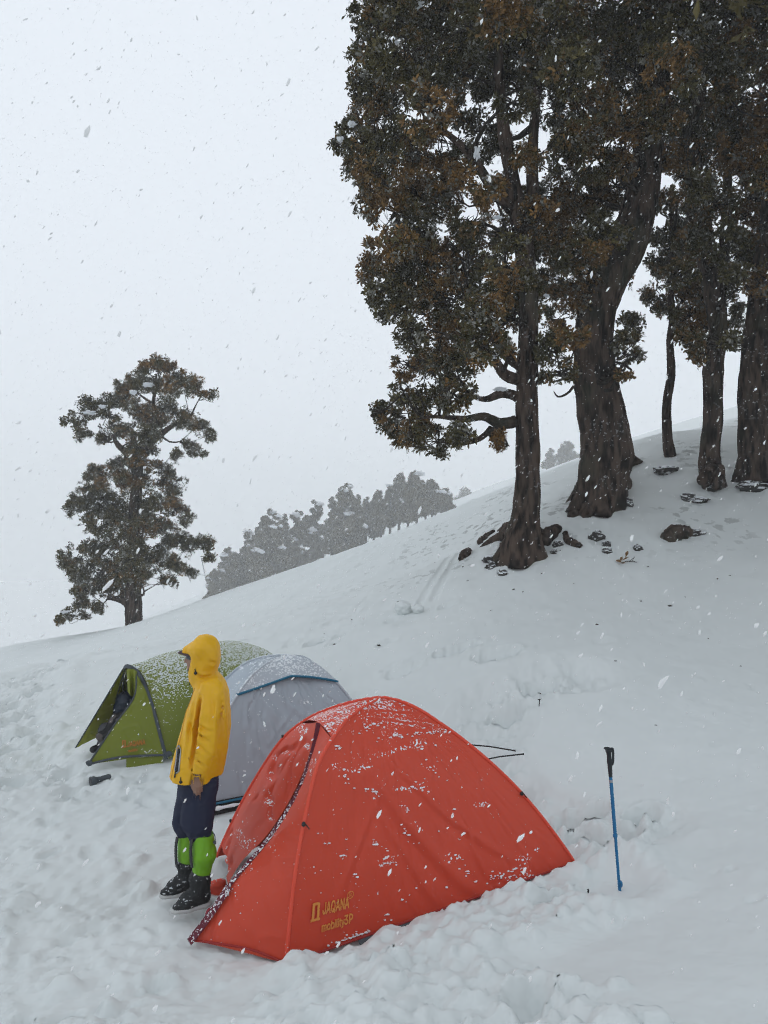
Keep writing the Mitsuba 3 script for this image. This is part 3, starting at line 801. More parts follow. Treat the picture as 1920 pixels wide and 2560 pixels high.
# -- oak cut by the right edge
tp, tr_ = trunk_at([(1640, 1020, 80), (1635, 950, 72), (1632, 850, 68), (1635, 760, 66), (1646, 680, 64), (1662, 560, 62), (1680, 400, 56), (1695, 200, 48), (1705, -100, 30)], 14.6)
b5 = [(1610, 50, 66), (1670, 30, 66), (1590, 140, 64), (1650, 150, 62), (1600, 240, 62), (1660, 250, 60), (1640, 340, 62), (1620, 430, 52), (1660, 440, 56), (1645, 520, 52), (1640, 610, 40), (1620, 570, 34), (1650, 690, 20), (1600, 330, 50), (1730, 150, 90), (1740, 330, 90), (1730, 500, 80)]
b5 += [(u, v, 95) for u, v in ((1640, -80), (1740, -60), (1680, -210))]
build_tree('oak_tree_004', tp, tr_, blobs_at(b5, 14.6, 1.7, rt), 5, 470, .090, .040, .5, (), (), size=0.83, upper=upper_crown(8.2, 13.2, 60, 420, 5.5), limbs_from=D5(0, 720, 17.6)[2], brown=.6)
thing('oak_tree_004', 'oak with broad dark trunk cut by the right edge of the picture', 'tree')

# -- lone oak at the left
Zm = lambda u, v: (100 + u / 2.37, 850 + v / 2.37)
bl = [(690, 170, 75), (770, 180, 56), (700, 130, 46), (560, 265, 62), (900, 245, 46), (480, 280, 44), (620, 180, 50), (640, 250, 80), (830, 235, 60), (760, 290, 80), (920, 300, 60), (1020, 325, 38), (300, 400, 75), (225, 470, 60), (250, 560, 48), (420, 380, 80), (520, 320, 75), (600, 420, 100), (720, 430, 90), (480, 520, 70), (560, 600, 70),
      (860, 470, 80), (960, 525, 56), (1010, 570, 36), (640, 560, 80), (900, 640, 56), (965, 690, 32), (820, 690, 40), (560, 700, 70), (600, 640, 70), (440, 740, 50), (350, 800, 75), (285, 870, 70), (470, 850, 100), (620, 800, 95), (740, 780, 60),
      (780, 870, 78), (240, 950, 58), (180, 1000, 40), (350, 980, 100), (500, 1000, 105), (660, 960, 85), (800, 1000, 72), (865, 1060, 42), (280, 1100, 58), (420, 1120, 105), (580, 1130, 105), (720, 1120, 85), (800, 1170, 75), (880, 1210, 62),
      (970, 1200, 60), (1005, 1285, 34), (180, 1280, 66), (300, 1240, 80), (130, 1320, 40), (420, 1270, 105), (560, 1290, 105), (700, 1290, 95), (820, 1330, 72), (885, 1390, 40), (230, 1390, 66), (350, 1380, 80), (480, 1400, 80), (600, 1400, 70),
      (720, 1410, 52), (785, 1440, 32), (270, 1480, 70), (380, 1480, 70), (480, 1495, 44), (580, 1455, 40), (230, 1560, 48), (340, 1565, 50), (170, 1620, 40), (115, 1660, 22), (270, 1630, 30), (150, 480, 24), (380, 560, 50)]
bl = [(*Zm(u, v), r / 2.37) for u, v, r in bl]
tl, trl = [], []
for u, v, w in [(555, 1680, 100), (555, 1600, 98), (552, 1500, 92), (550, 1350, 80), (555, 1200, 74), (560, 1050, 70), (570, 900, 66), (580, 760, 60), (600, 640, 50), (640, 520, 38), (670, 380, 24), (690, 200, 10)]:
    tl.append(P(*Zm(u, v), 30)); trl.append(w / 2.37 / FOC * 30 / 2)
tl[0] = tl[0] - np.array([0, 0, .5])
sl = [([P(*Zm(530, 1580), 30), P(*Zm(480, 1540), 29.8), P(*Zm(400, 1530), 29.6)], [.16, .13, .06]), ([P(*Zm(590, 690), 30), P(*Zm(480, 640), 30), P(*Zm(430, 560), 30)], [.16, .12, .05]),
      ([P(*Zm(620, 640), 30), P(*Zm(740, 540), 30), P(*Zm(900, 440), 30)], [.16, .11, .05])]
build_tree('oak_tree_005', tl, trl, blobs_at(bl, 30, .8, rt, False), 6, 300, .12, .052, .1, sl, (), hole=.475, brown=.22, shell=.3)
thing('oak_tree_005', 'lone oak with a pinched two-tier crown standing at the left of the slope', 'tree')


# -- snow caught in the crowns
def crown_snow(key, spots, seed, d, disp=True):
    for i, (u, v, w, h) in enumerate(spots):
        c = (D if disp else P)(u, v, d - .4)
        s = (K if disp else 1) / FOC * d
        put(key + '__snow_clump', lump(c, [w * s / 2, w * s / 2 * .8, h * s / 2], seed + i, 1.3, 2.2, 3), 'snow_plain', True)


crown_snow('oak_tree', [(862, 75, 26, 14), (852, 92, 14, 16), (790, 55, 14, 16), (1030, 330, 10, 26), (760, 268, 14, 10), (1075, 470, 16, 6), (1060, 385, 14, 12), (1040, 760, 26, 10), (1060, 772, 20, 8), (1080, 840, 24, 7), (900, 10, 20, 12), (735, 300, 12, 10)], 100, 12.2)
crown_snow('oak_tree_001', [(1190, 130, 14, 10), (1205, 145, 12, 14), (1180, 640, 12, 8), (1160, 400, 8, 8)], 140, 13.4)
put('oak_tree_003__snow_clump', bark_tube([D(1455, 66, 13.4), D(1490, 80, 13.3), D(1520, 90, 13.3), D(1547, 92, 13.3)], [.015, .04, .05, .02], 10, 24, rt, 0, rough=.25), 'snow_plain', True)
crown_snow('oak_tree_005', [(*Zm(640, 265), 22, 9), (*Zm(290, 430), 26, 8), (*Zm(370, 395), 16, 7), (*Zm(550, 310), 14, 10), (*Zm(330, 1105), 10, 4), (*Zm(145, 1610), 18, 5)], 180, 29, False)


# ------------------------------------------------------------------ the wood beyond the crest
def far_tree(key, u, vt, vb, w, d, seed, leaf=.24, dens=90, bare=.28, clumps=3, brown=.1, thin=1.0):
    rng = np.random.default_rng(seed)
    base, top = D(u, vb, d), D(u + rng.uniform(-4, 4), vt, d)
    H, R = top[2] - base[2], w * K / FOC * d / 2
    path = [base - np.array([0, 0, .6]), base + (top - base) * .4 + rng.normal(0, .15, 3), base + (top - base) * .97]
    rad = [.018 * H + .08, .013 * H + .05, .02]
    bl = []
    n = 34
    for i in range(n):
        t = bare + (1 - bare) * (i + rng.random()) / n
        prof = R * (1.05 - .75 * max(0, (t - .35) / .65) ** 1.5) * (.6 + .4 * min(1, (t - bare) / .15 + .4))
        a = rng.uniform(0, 6.28)
        q = prof * rng.uniform(.2, .85)
        rr = prof * rng.uniform(.28, .44)
        c = base + (top - base) * t + np.array([q * math.cos(a), q * math.sin(a), 0])
        bl.append((c, rr * thin))
    build_tree(key, path, rad, bl, seed, dens, leaf, leaf * .55, .2, (), (), .3, brown, .25, .5, .33, 8, calm=True)
    for j in range(clumps):
        b = bl[rng.integers(10, n)]
        c = b[0] + np.array([rng.normal(0, .3 * b[1]), -b[1] * .85, b[1] * rng.uniform(.1, .6)])
        s = rng.uniform(.35, .95)
        m1 = lump(c, [s, s * .7, s * .5], seed * 7 + j, 1.3, 2.0, 3)
        m2 = lump(c + np.array([s * .8, 0, -s * .3]), [s * .6, s * .5, s * .4], seed * 7 + j + 3, 1.3, 2.0, 3)
        put(key + '__snow_clump', cat([m1, m2]), 'snow_plain', True)


def crest(u):
    return np.interp(u, [440, 560, 720, 880, 960], [1302, 1264, 1207, 1148, 1112])


FT = [(462, 1232, 44, .05, 2, 'low tree at the left end of the far wood'), (497, 1185, 62, .05, 4, 'bushy snowy tree second from the left end of the far wood'), (540, 1148, 66, .05, 3, 'rounded tree third from the left end of the far wood'),
      (590, 1103, 80, .06, 7, 'broad far tree with the biggest white snow clumps'), (640, 1105, 56, .1, 3, 'mid height tree right of the broad snow-clumped far tree'), (680, 1083, 60, .1, 4, 'pointed tree left of the dome-topped tall far tree'),
      (748, 1046, 72, .12, 7, 'tall dome-topped snowy tree amid the far wood'), (716, 1075, 46, .12, 2, 'narrow tree tucked against the dome-topped far tree'), (790, 1075, 34, .3, 1, 'slim tree with a bare lower trunk beside the wood gap'),
      (822, 1060, 42, .32, 1, 'pointed slim tree left of the tallest far group'), (862, 1024, 50, .34, 3, 'tall left tree of the highest far group, bare stemmed'), (900, 1020, 54, .34, 3, 'tallest far tree in the highest group'),
      (934, 1036, 46, .34, 3, 'rounded tree right of the tallest far tree'), (960, 1056, 36, .3, 2, 'last tree at the right end of the far wood'), (881, 1042, 44, .3, 1, 'half hidden tree between the two tallest far trees'), (842, 1048, 40, .3, 1, 'dense tree just left of the tall left tree of the highest far group'),
      (806, 1072, 38, .28, 0, 'low slim tree between two slim far wood trees'), (770, 1070, 40, .2, 1, 'tree close right of the dome-topped far tree'), (918, 1040, 42, .3, 1, 'tree filling the space right of the tallest far tree'), (565, 1130, 50, .06, 2, 'low tree left of the broad snow-clumped far tree'), (615, 1112, 46, .08, 1, 'narrow tree hugging the broad snow-clumped far tree')]
for i, (u, vt, w, bare, cl_, lab) in enumerate(FT):
    k = f'far_oak_{i:03d}' if i else 'far_oak'
    far_tree(k, u, vt, crest(u) + 10, w * (1.25 if u > 760 else 1.12), 165 + (i * 37 % 11), 300 + i, .27, 300, bare, cl_)
    thing(k, lab + (' in the mist' if len(lab.split()) < 13 else ''), 'tree', 'trees of the far wood')
for i, (u, vt, vb, w, d, lab) in enumerate([(1002, 1054, 1096, 46, 330, 'faint thin-crowned tree just past the right end of the far wood'), (1188, 970, 1030, 30, 265, 'faint pointed tree behind the bank left of the thick trunk'),
                                            (1222, 954, 1022, 52, 265, 'faint spreading tree behind the bank close to the thick trunk')]):
    k = f'misty_tree_{i:03d}' if i else 'misty_tree'
    far_tree(k, u, vt, vb, w, d, 340 + i, .5, 60 if i == 0 else 120, .22, 0, .1, .7 if i == 0 else .9)
    thing(k, lab, 'tree')

# ------------------------------------------------------------------ dome tents
def up(p2, z):
    return np.array([p2[0], p2[1], z])


class Dome:
    """Four ribs from the corners to the top; each wall is spanned between two ribs."""

    def __init__(self, corners, top, tables, base_z):
        self.c, self.top, self.bz = [np.asarray(q, float) for q in corners], np.asarray(top, float), base_z
        self.tab = [PchipInterpolator([a for a, b in t], [b for a, b in t]) for t in tables]

    def rib(self, k, t):
        t = np.asarray(t, float)
        xy = self.c[k] + (self.top[:2] - self.c[k]) * t[..., None]
        z = self.bz[k] + (self.top[2] - self.bz[k]) * self.tab[k](t)
        return np.concatenate([xy, z[..., None]], -1)

    def wall(self, a, b, s, w, sag=.03):
        """s up the wall (0..1), w across (0..1)"""
        s, w = np.broadcast_arrays(np.asarray(s, float), np.asarray(w, float))
        t = s ** 1.35
        A, B = self.rib(a, t), self.rib(b, t)
        p = A * (1 - w[..., None]) + B * w[..., None]
        mid = (self.c[a] + self.c[b]) / 2 - self.top[:2]
        n = mid / np.linalg.norm(mid)
        k = 4 * w * (1 - w) * sag * np.sin(np.pi * np.clip(s, 0, 1)) ** .8
        p = p + np.concatenate([-n * k[..., None], 0 * k[..., None]], -1)
        return p

    def wall_mesh(self, a, b, n=90, m=110, s0=0.0, s1=1.0, sag=.03, wrinkle=.004, seed=0, off=0.0, folds=()):
        s, w = np.meshgrid(np.linspace(s0, s1, n), np.linspace(0, 1, m), indexing='ij')
        p = self.wall(a, b, s, w, sag)
        du, dv = np.gradient(p, axis=1), np.gradient(p, axis=0)
        nr = np.cross(du, dv)
        nr /= np.linalg.norm(nr, axis=-1, keepdims=True) + 1e-9
        out = p - np.array([*self.top[:2], p[..., 2].mean()])
        nr *= np.sign((nr * out).sum(-1, keepdims=True).mean())
        edge = np.minimum(1, 8 * np.minimum(w, 1 - w))
        L = np.linalg.norm(self.c[a] - self.c[b])
        q = np.stack([w * L, s * 1.2, 0 * s], -1)
        h = wrinkle * edge * (2 * meshkit.fbm(q * 3 + seed * 9, 3, seed) - 1)
        wr = meshkit.fbm(np.stack([q[..., 0] * 9 + q[..., 1] * 5, q[..., 1] * 3 - q[..., 0], 0 * s], -1) + seed, 3, seed + 1)
        h = h - 1.6 * wrinkle * edge * np.exp(-((wr - .5) / .06) ** 2)
        for (wa, sa), (wb, sb), amp, wid in folds:
            ax, ay, bx, by = wa * L, sa * 1.2, wb * L, sb * 1.2
            vx, vy = bx - ax, by - ay
            l2 = vx * vx + vy * vy
            t = np.clip(((q[..., 0] - ax) * vx + (q[..., 1] - ay) * vy) / l2, 0, 1)
            dd = ((q[..., 0] - ax) * vy - (q[..., 1] - ay) * vx) / math.sqrt(l2)
            dd = dd + .012 * (meshkit.fbm(q * 6 + seed, 2, 4) - .5)
            far_ = np.hypot(q[..., 0] - ax - t * vx, q[..., 1] - ay - t * vy)
            h = h + amp * np.exp(-(dd / wid) ** 2) * np.sin(np.pi * np.clip(t, .02, .98)) ** .5 * (far_ < 4 * wid) - .6 * amp * np.exp(-((dd - 1.6 * wid) / wid) ** 2) * np.sin(np.pi * np.clip(t, .02, .98)) * (far_ < 4 * wid)
        return grid_mesh(p + nr * (h + off)[..., None])


def strip(path, width, normal, thick=.004):
    """A flat tape along a path, lying against a face with this normal."""
    p = np.asarray(path, float)
    t = np.gradient(p, axis=0)
    t /= np.linalg.norm(t, axis=1, keepdims=True)
    nrm = np.broadcast_to(np.asarray(normal, float), p.shape)
    s = np.cross(t, nrm)
    s /= np.linalg.norm(s, axis=1, keepdims=True)
    nn = np.cross(s, t)
    w = np.broadcast_to(np.asarray(width, float), len(p))[:, None] / 2
    ring = np.stack([p - s * w, p + s * w, p + s * w + nn * thick, p - s * w + nn * thick], 1)
    v = ring.reshape(-1, 3)
    i, j = np.meshgrid(np.arange(len(p) - 1), np.arange(4), indexing='ij')
    q = np.stack([i * 4 + j, i * 4 + (j + 1) % 4, (i + 1) * 4 + (j + 1) % 4, (i + 1) * 4 + j], -1).reshape(-1, 4)
    return v, np.vstack([q[:, [0, 1, 2]], q[:, [0, 2, 3]]])


def patch(bound_a, bound_b, n, seed, wr=.006, sag=0.0, freq=(6, 6), dirn=None, crease=1.0):
    """Cloth between two polylines of equal length n; wrinkled."""
    A, B = spline(bound_a, n), spline(bound_b, n)
    w = np.linspace(0, 1, n)[None, :, None]
    p = A[:, None] * (1 - w) + B[:, None] * w
    du, dv = np.gradient(p, axis=1), np.gradient(p, axis=0)
    nr = np.cross(du, dv)
    nr /= np.linalg.norm(nr, axis=-1, keepdims=True) + 1e-9
    q = p * np.array([freq[0], freq[0], freq[1]])
    edge = np.minimum(1, 6 * np.minimum(w[..., 0], 1 - w[..., 0])) * np.minimum(1, .2 + 6 * np.linspace(0, 1, n))[:, None]
    f1 = meshkit.fbm(q + seed * 5, 3, seed)
    h = wr * (2 * f1 - 1) - crease * wr * np.exp(-((meshkit.fbm(q * 1.3 + 9, 2, seed + 2) - .5) / .05) ** 2)
    h = h * edge + sag * 4 * w[..., 0] * (1 - w[..., 0]) * np.sin(np.pi * np.linspace(0, 1, n))[:, None]
    return grid_mesh(p + nr * h[..., None]), A, B


# ---- red tent
RB = RR + RF - RN
top_r = np.array([-.02, 5.49, 1.172])
tabN = [(0, 0), (.08, .38), (.163, .60), (.281, .82), (.427, .915), (.635, .985), (.85, 1.0), (1, 1.0)]
tabR = [(0, 0), (.28, .43), (.456, .63), (.662, .82), (.85, .955), (.945, .992), (1, 1)]
tabF = [(0, 0), (.24, .49), (.448, .78), (.65, .91), (.85, .975), (1, 1)]
zN, zR, zF, zB = -.06, .03, 0, .05
red = Dome([RN, RR, RB, RF], top_r, [tabN, tabR, tabR, tabF], [zN, zR, zB, zF])
thing('dome_tent', 'red dome tent dusted with snow, pitched in the foreground', 'tent')
folds = [((.22, .42), (.62, .02), .022, .03), ((.30, .48), (.78, .10), .014, .02), ((.24, .34), (.50, .0), .012, .022), ((.66, .05), (.62, .3), .012, .02), ((.84, .08), (.78, .34), .010, .018), ((.10, .72), (.95, .74), .008, .012), ((.05, .80), (.9, .83), .007, .012),
         ((.35, .1), (.36, .55), .006, .015), ((.5, .3), (.7, .75), .006, .02), ((.72, .25), (.9, .6), .006, .02), ((.12, .05), (.3, .35), .008, .02)]
put('dome_tent__side_wall', red.wall_mesh(0, 1, 130, 170, .0, 1, .035, .0032, 1, 0, folds), 'red_cloth', True)
put('dome_tent__end_wall', red.wall_mesh(1, 2, 60, 70, 0, 1, .03, .004, 2), 'red_cloth', True)
put('dome_tent__back_wall', red.wall_mesh(2, 3, 60, 70, 0, 1, .03, .004, 3), 'red_cloth', True)
# front with its porch: brow, outer flap and the slack inner half of the door
Tt = P(798 * 1.0, 1808, 5.06)
tS = .427
Sn = red.rib(0, np.array(tS))
Sf = red.rib(3, np.array(.52))
V0 = np.array([-1.12, 4.46, .0])
bA = [red.rib(0, np.array(t)) for t in np.linspace(tS, 1, 7)]
bB = [red.rib(3, np.array(t)) for t in np.linspace(.52, 1, 7)]
mbrow = []
for i in range(7):
    w = i / 6
    tip = Tt * (1 - w) + top_r * w
    mbrow.append([bA[i], bA[i] * .5 + tip * .5 + np.array([0, 0, .012 * (1 - w)]), tip + np.array([0, 0, .035 * 4 * w * (1 - w)]), bB[i] * .5 + tip * .5 + np.array([0, 0, .02 * (1 - w)]), bB[i]])
mb = np.array(mbrow)
fine = np.stack([spline(r, 60) for r in mb], 0)
fine = np.stack([spline(fine[:, k], 60) for k in range(60)], 1)
fine[..., 2] += .004 * (meshkit.fbm(fine * 9, 3, 2) - .5)
put('dome_tent__brow', grid_mesh(fine), 'red_brow', True)
zipline = [Tt, P(760, 1950, 4.93), P(693, 2070, 4.78), P(575, 2215, 4.58), P(520, 2300, 4.50), P(481, 2349, 4.46)]
nseam = [red.rib(0, np.array(t)) for t in np.linspace(tS, 0, 8)]
m, A_, B_ = patch(zipline, nseam, 90, 6, .006, -.02, (5, 3))
put('dome_tent__porch_flap', m, 'red_cloth', True)
fseam = [red.rib(3, np.array(t)) for t in np.linspace(.52, .03, 8)]
inner = [Tt + np.array([.0, .03, 0]), P(745, 1960, 5.03), P(670, 2085, 4.95), P(600, 2160, 4.93), P(570, 2212, 4.92)]
m, _, _ = patch(inner, [q + np.array([0, -.01, 0]) for q in fseam], 110, 8, .022, .05, (4.5, 2.2), crease=1.4)
put('dome_tent__door_flap', m, 'red_cloth', True)
zp = spline(zipline, 60) + np.array([-.004, -.012, .004])
put('dome_tent__zip_tape', strip(zp, np.linspace(.034, .02, 60), [-.5, -.8, .35]), 'maroon', False)
put('dome_tent__porch_hem', tube(spline([zipline[-1], zipline[-1] * .5 + nseam[-1] * .5 + np.array([0, 0, .03]), nseam[-1]], 20) + np.array([0, -.008, 0]), .007, 6), 'red_dark', True)
lowf = spline([P(578, 2213, 4.57), P(520, 2300, 4.49), P(479, 2352, 4.45)], 16)
put('dome_tent__porch_edge', strip(lowf + np.array([-.01, -.014, 0]), .05, [-.6, -.7, .3]), 'maroon', False)
for k, ends in ((0, 1.0), (1, 1.0), (3, 1.0)):
    t = np.linspace(0.0, ends, 60) ** 1.35
    rp = red.rib(k, t)
    out = rp - np.array([top_r[0], top_r[1], .3])
    out /= np.linalg.norm(out, axis=1, keepdims=True)
    put('dome_tent__pole_sleeve', tube(rp + out * .004, np.full(60, .0115), 10), 'red_sleeve', True)
# bottom hems and the strip of groundsheet that shows
sx = np.linspace(0, 1, 40)
hem = red.wall(0, 1, 0 * sx, sx)
put('dome_tent__hem', tube(hem + np.array([.01, -.014, .005]), .008, 6), 'red_dark', True)
gs = hem[8:16] + np.array([.02, -.03, -.012])
put('dome_tent__groundsheet', strip(gs, .06, [.2, -.5, .8]), 'slate', False)
for k, t in ((0, .155), (1, .27)):
    c = red.rib(k, np.array(t)) + np.array([.0, -.022, .008])
    put('dome_tent__toggle', cat([lump(c, [.012, .010, .016], 3, .2, 1, 2), tube([c + np.array([.01, 0, .0]), c + np.array([.035, .0, -.03])], [.004, .003], 6)]), 'black', True)
for t in (.42, .10):
    c = red.rib(3, np.array(t)) + np.array([-.02, -.0, .0])
    put('dome_tent__toggle', lump(c, [.010, .010, .014], 4, .2, 1, 2), 'black', True)


def tri_mesh_polys(polys, depth=.003):
    from shapely.geometry import Polygon
    ms = [trimesh.creation.extrude_polygon(g, depth, engine='earcut') for g in polys]
    return trimesh.util.concatenate(ms)


def emblem(h):
    from shapely.geometry import Polygon, box
    from shapely import union_all
    a = union_all([box(0, 0, .15, 1), box(.33, 0, .48, .93), box(.10, .86, .42, 1), box(-.07, 0, .55, .13), box(.36, .8, .48, .95)])
    a = a.difference(box(.0, -.02, .06, .04)).buffer(.02).buffer(-.02)
    m = tri_mesh_polys([a])
    m.apply_scale([h, h, 1])
    return m


def text(s, h, squeeze=.62, bold=True):
    m = meshkit.text_mesh(s, h, .003, bold)
    m.apply_scale([squeeze, 1, 1])
    return m


def ring_mark(r):
    from shapely.geometry import Point
    m = tri_mesh_polys([Point(0, 0).buffer(r).difference(Point(0, 0).buffer(r * .86))])
    t = text('R', r * 1.1, .8, False)
    t.apply_translation([-r * .42, -r * .52, 0])
    return trimesh.util.concatenate([m, t])


def lay(mesh, surf, s0, w0, L, H, off=.006):
    """Lays flat lettering (x along the wall, y up the wall, metres) onto a wall surface(s, w)."""
    m = mesh.copy()
    for _ in range(2):
        m = m.subdivide()
    v = np.array(m.vertices)
    e = 1e-3
    o = surf(np.array([s0]), np.array([w0]))[0]
    H = np.linalg.norm(surf(np.array([s0 + e]), np.array([w0]))[0] - o) / e
    L = np.linalg.norm(surf(np.array([s0]), np.array([w0 + e]))[0] - o) / e
    s, w = s0 + v[:, 1] / H, w0 + v[:, 0] / L
    p = surf(s, w)
    e = 1e-3
    du, dv = surf(s, w + e) - p, surf(s + e, w) - p
    n = np.cross(du, dv)
    n /= np.linalg.norm(n, axis=1, keepdims=True)
    n *= np.where(n[:, 1:2] > 0, -1, 1)
    return p + n * (off + v[:, 2:3]), np.array(m.faces)


def locate(surf, u, v):
    s, w = np.meshgrid(np.linspace(.01, .9, 120), np.linspace(0, 1, 160), indexing='ij')
    p = surf(s.ravel(), w.ravel())
    q = np.stack([960 + p[:, 0] / p[:, 1] * FOC, 1280 - (p[:, 2] - EYE) / p[:, 1] * FOC], 1)
    i = int(np.argmin(((q - [u, v]) ** 2).sum(1)))
    return s.ravel()[i], w.ravel()[i]


rs = lambda s, w: red.wall(0, 1, np.clip(s, 0.002, 1), np.clip(w, 0, 1), .035)


def shear(m, k):
    m.apply_transform(np.array([[1, 0, 0, 0], [k, 1, 0, 0], [0, 0, 1, 0], [0, 0, 0, 1.0]]))
    return m


Lr, Hr = 2.05, 1.30
for part, mesh, (u, v), mt in (('emblem', emblem(.098), (773, 2300), 'logo_gold'), ('lettering', text('JAQANA', .062, .50), (801, 2281), 'logo_gold'),
                               ('lettering', text('mobility', .045, .66), (802, 2328), 'logo_gold'), ('lettering', text('3P', .05, .7), (857, 2312), 'logo_gold'), ('registered_mark', ring_mark(.021), (873, 2234), 'logo_gold')):
    s0, w0 = locate(rs, u, v)
    put('dome_tent__' + part, lay(mesh, rs, s0, w0, Lr, Hr, .010), mt, False)
# clots of snow caught on the wall
rg = np.random.default_rng(77)
ss, ww = np.meshgrid(np.linspace(.01, .95, 160), np.linspace(0, 1, 200), indexing='ij')
WP = rs(ss.ravel(), ww.ravel())
WT = cKDTree(np.stack([960 + WP[:, 0] / WP[:, 1] * FOC, 1280 - (WP[:, 2] - EYE) / WP[:, 1] * FOC], 1))
clots = []
for u, v, du, dv, sl_, m_ in ((885, 2345, 50, 14, -.35, 34), (1275, 2192, 60, 12, -.1, 40), (1020, 2085, 40, 14, .5, 16), (925, 1975, 36, 8, .5, 14), (1010, 2025, 22, 8, .6, 8), (1030, 2072, 22, 8, .2, 8), (995, 1842, 60, 5, -.12, 26), (930, 1815, 40, 5, -.3, 18), (1090, 1830, 40, 5, -.08, 14),
                              (848, 1868, 10, 6, 0, 6), (955, 2120, 36, 6, .75, 10), (1150, 2180, 36, 6, .3, 8), (960, 2290, 25, 8, .3, 5), (1000, 1950, 160, 90, 0, 30), (1050, 2150, 180, 100, 0, 24), (870, 2150, 60, 120, 0, 14)):
    for _ in range(m_):
        a = rg.normal(0, .5)
        i = WT.query([u + du * a, v + dv * rg.normal(0, .6) + sl_ * du * a])[1]
        r_ = rg.uniform(.0022, .0075)
        clots.append(lump(WP[i] + np.array([.001, -.004, .003]), [r_ * rg.uniform(.9, 2), r_ * .6, r_ * rg.uniform(.6, 1)], len(clots), .8, 1.5, 1))
put('dome_tent__snow_crust', cat(clots), 'snow_plain', True)
labels['dome_tent__snow_crust'] = {'kind': 'stuff'}
# ---- grey tent
gc = [np.array([-1.5, 6.3]), np.array([.03, 7.25]), np.array([-.36, 8.48]), np.array([-1.89, 7.53])]
top_g = np.array([-.94, 7.38, 1.12])
tabG0 = [(0, 0), (.1, .36), (.2, .58), (.4, .80), (.6, .93), (.8, .985), (1, 1)]
tabG1 = [(0, 0), (.2, .42), (.397, .67), (.6, .86), (.8, .965), (1, 1)]
grey = Dome(gc, top_g, [tabG0, tabG1, tabG1, tabG0], [.06, .05, .05, .03])
thing('dome_tent_001', 'pale grey dome tent with blue edging, pitched behind the red tent', 'tent')
gf = [((.05, .62), (.6, .15), .010, .03), ((.05, .60), (.45, .05), .009, .03), ((.06, .58), (.3, .0), .008, .025), ((.1, .62), (.75, .25), .009, .03), ((.3, .2), (.5, .4), .007, .02), ((.15, .25), (.42, .12), .007, .02), ((.45, .1), (.3, .35), .007, .02), ((.1, .1), (.8, .12), .006, .02)]
put('dome_tent_001__side_wall', grey.wall_mesh(0, 1, 110, 120, 0, 1, .05, .007, 11, 0, gf), 'grey_cloth', True)
put('dome_tent_001__end_wall', grey.wall_mesh(1, 2, 50, 60, 0, 1, .03, .004, 12), 'grey_cloth', True)
put('dome_tent_001__back_wall', grey.wall_mesh(2, 3, 50, 60, 0, 1, .03, .004, 13), 'grey_cloth', True)
put('dome_tent_001__front_wall', grey.wall_mesh(3, 0, 60, 70, 0, 1, .03, .006, 14), 'grey_cloth', True)
gs_ = lambda s, w: grey.wall(0, 1, s, w, .05)
sA, sM, sB = locate(gs_, 598, 1738), locate(gs_, 725, 1701), locate(gs_, 833, 1706)
wv = np.linspace(0, 1, 60)
edge_s = np.interp(wv, [0, max(sA[1], .02), sM[1], 1], [sA[0], sA[0], sM[0], min(sB[0], sM[0] + .06)])
rows = []
for k in np.linspace(0, 1, 30):
    s = edge_s + (1 - edge_s) * k
    p = grey.wall(0, 1, s, wv, .05)
    o = p - np.array([top_g[0], top_g[1] + .0, p[:, 2].mean() - .25])
    o /= np.linalg.norm(o, axis=1, keepdims=True)
    lift = (.012 + .05 * (1 - k) ** 2 * np.sin(np.pi * wv) ** .7)
    rows.append(p + o * lift[:, None] + np.array([0, 0, .004]))
brow = np.array(rows)
put('dome_tent_001__brow', grid_mesh(brow), 'grey_brow', True)
put('dome_tent_001__brow_edging', tube(brow[0], np.full(60, .011), 6), 'teal_trim', True)
for k in (0, 1, 3):
    rp = grey.rib(k, np.linspace(0, 1, 40) ** 1.35)
    put('dome_tent_001__pole_sleeve', tube(rp + np.array([0, -.004, .004]), np.full(40, .012), 8), 'grey_brow', True)
hg = grey.wall(0, 1, 0 * sx, sx, .05)
put('dome_tent_001__hem', tube(hg + np.array([.01, -.015, .03]), .010, 6), 'teal_trim', True)
put('dome_tent_001__groundsheet', strip(hg + np.array([.01, -.0, -.01]), .11, [.45, -.85, .1]), 'dark_gap', False)
pl_ = hg[1:16] + np.array([.01, -.035, -.005])
put('dome_tent_001__snow_ledge', tube(pl_, .018 * (1 + .5 * np.random.default_rng(3).normal(size=15)).clip(.4, 1.7), 8), 'snow_plain', True)

# ---- green tent: two arches and a porch pulled out to pegs
thing('tunnel_tent', 'olive green tent with open porch, its back white with snow', 'tent')
GR, GL = np.array([-2.18, 7.78]), np.array([-3.06, 8.62])
ax_ = np.array([.66, .75])
pk = P(325, 1664, 8.06)
secs = []
for t, h, w, lean in ((0, .0, 0, 0), (.3, .90, .62, 0), (.7, .935, .70, 0), (1.15, .955, .74, 0), (1.55, .86, .66, 0), (1.9, .60, .52, 0), (2.2, .20, .3, 0)):
    c = (GR + GL) / 2 + ax_ * t
    a = np.linspace(0, np.pi, 41)
    if t == 0:
        r0 = np.array([up(GR, .0), P(405, 1830, 7.83), P(386, 1760, 7.9), P(362, 1700, 7.97), P(345, 1675, 8.02), pk, up(GL * .3 + pk[:2] * .7, .72), up(GL * .7 + pk[:2] * .3, .38), up(GL, .0)])
        secs.append(spline(r0, 41))
        continue
    pdir = np.array([ax_[1], -ax_[0]])
    xy = c + np.cos(a)[:, None] * w * pdir
    z = h * np.sin(a) ** .75
    secs.append(np.concatenate([xy, z[:, None] + .02], 1))
secs = np.array(secs)
sf = np.stack([spline(secs[:, k], 80) for k in range(41)], 1)
sf = np.stack([spline(r, 90) for r in sf], 0)
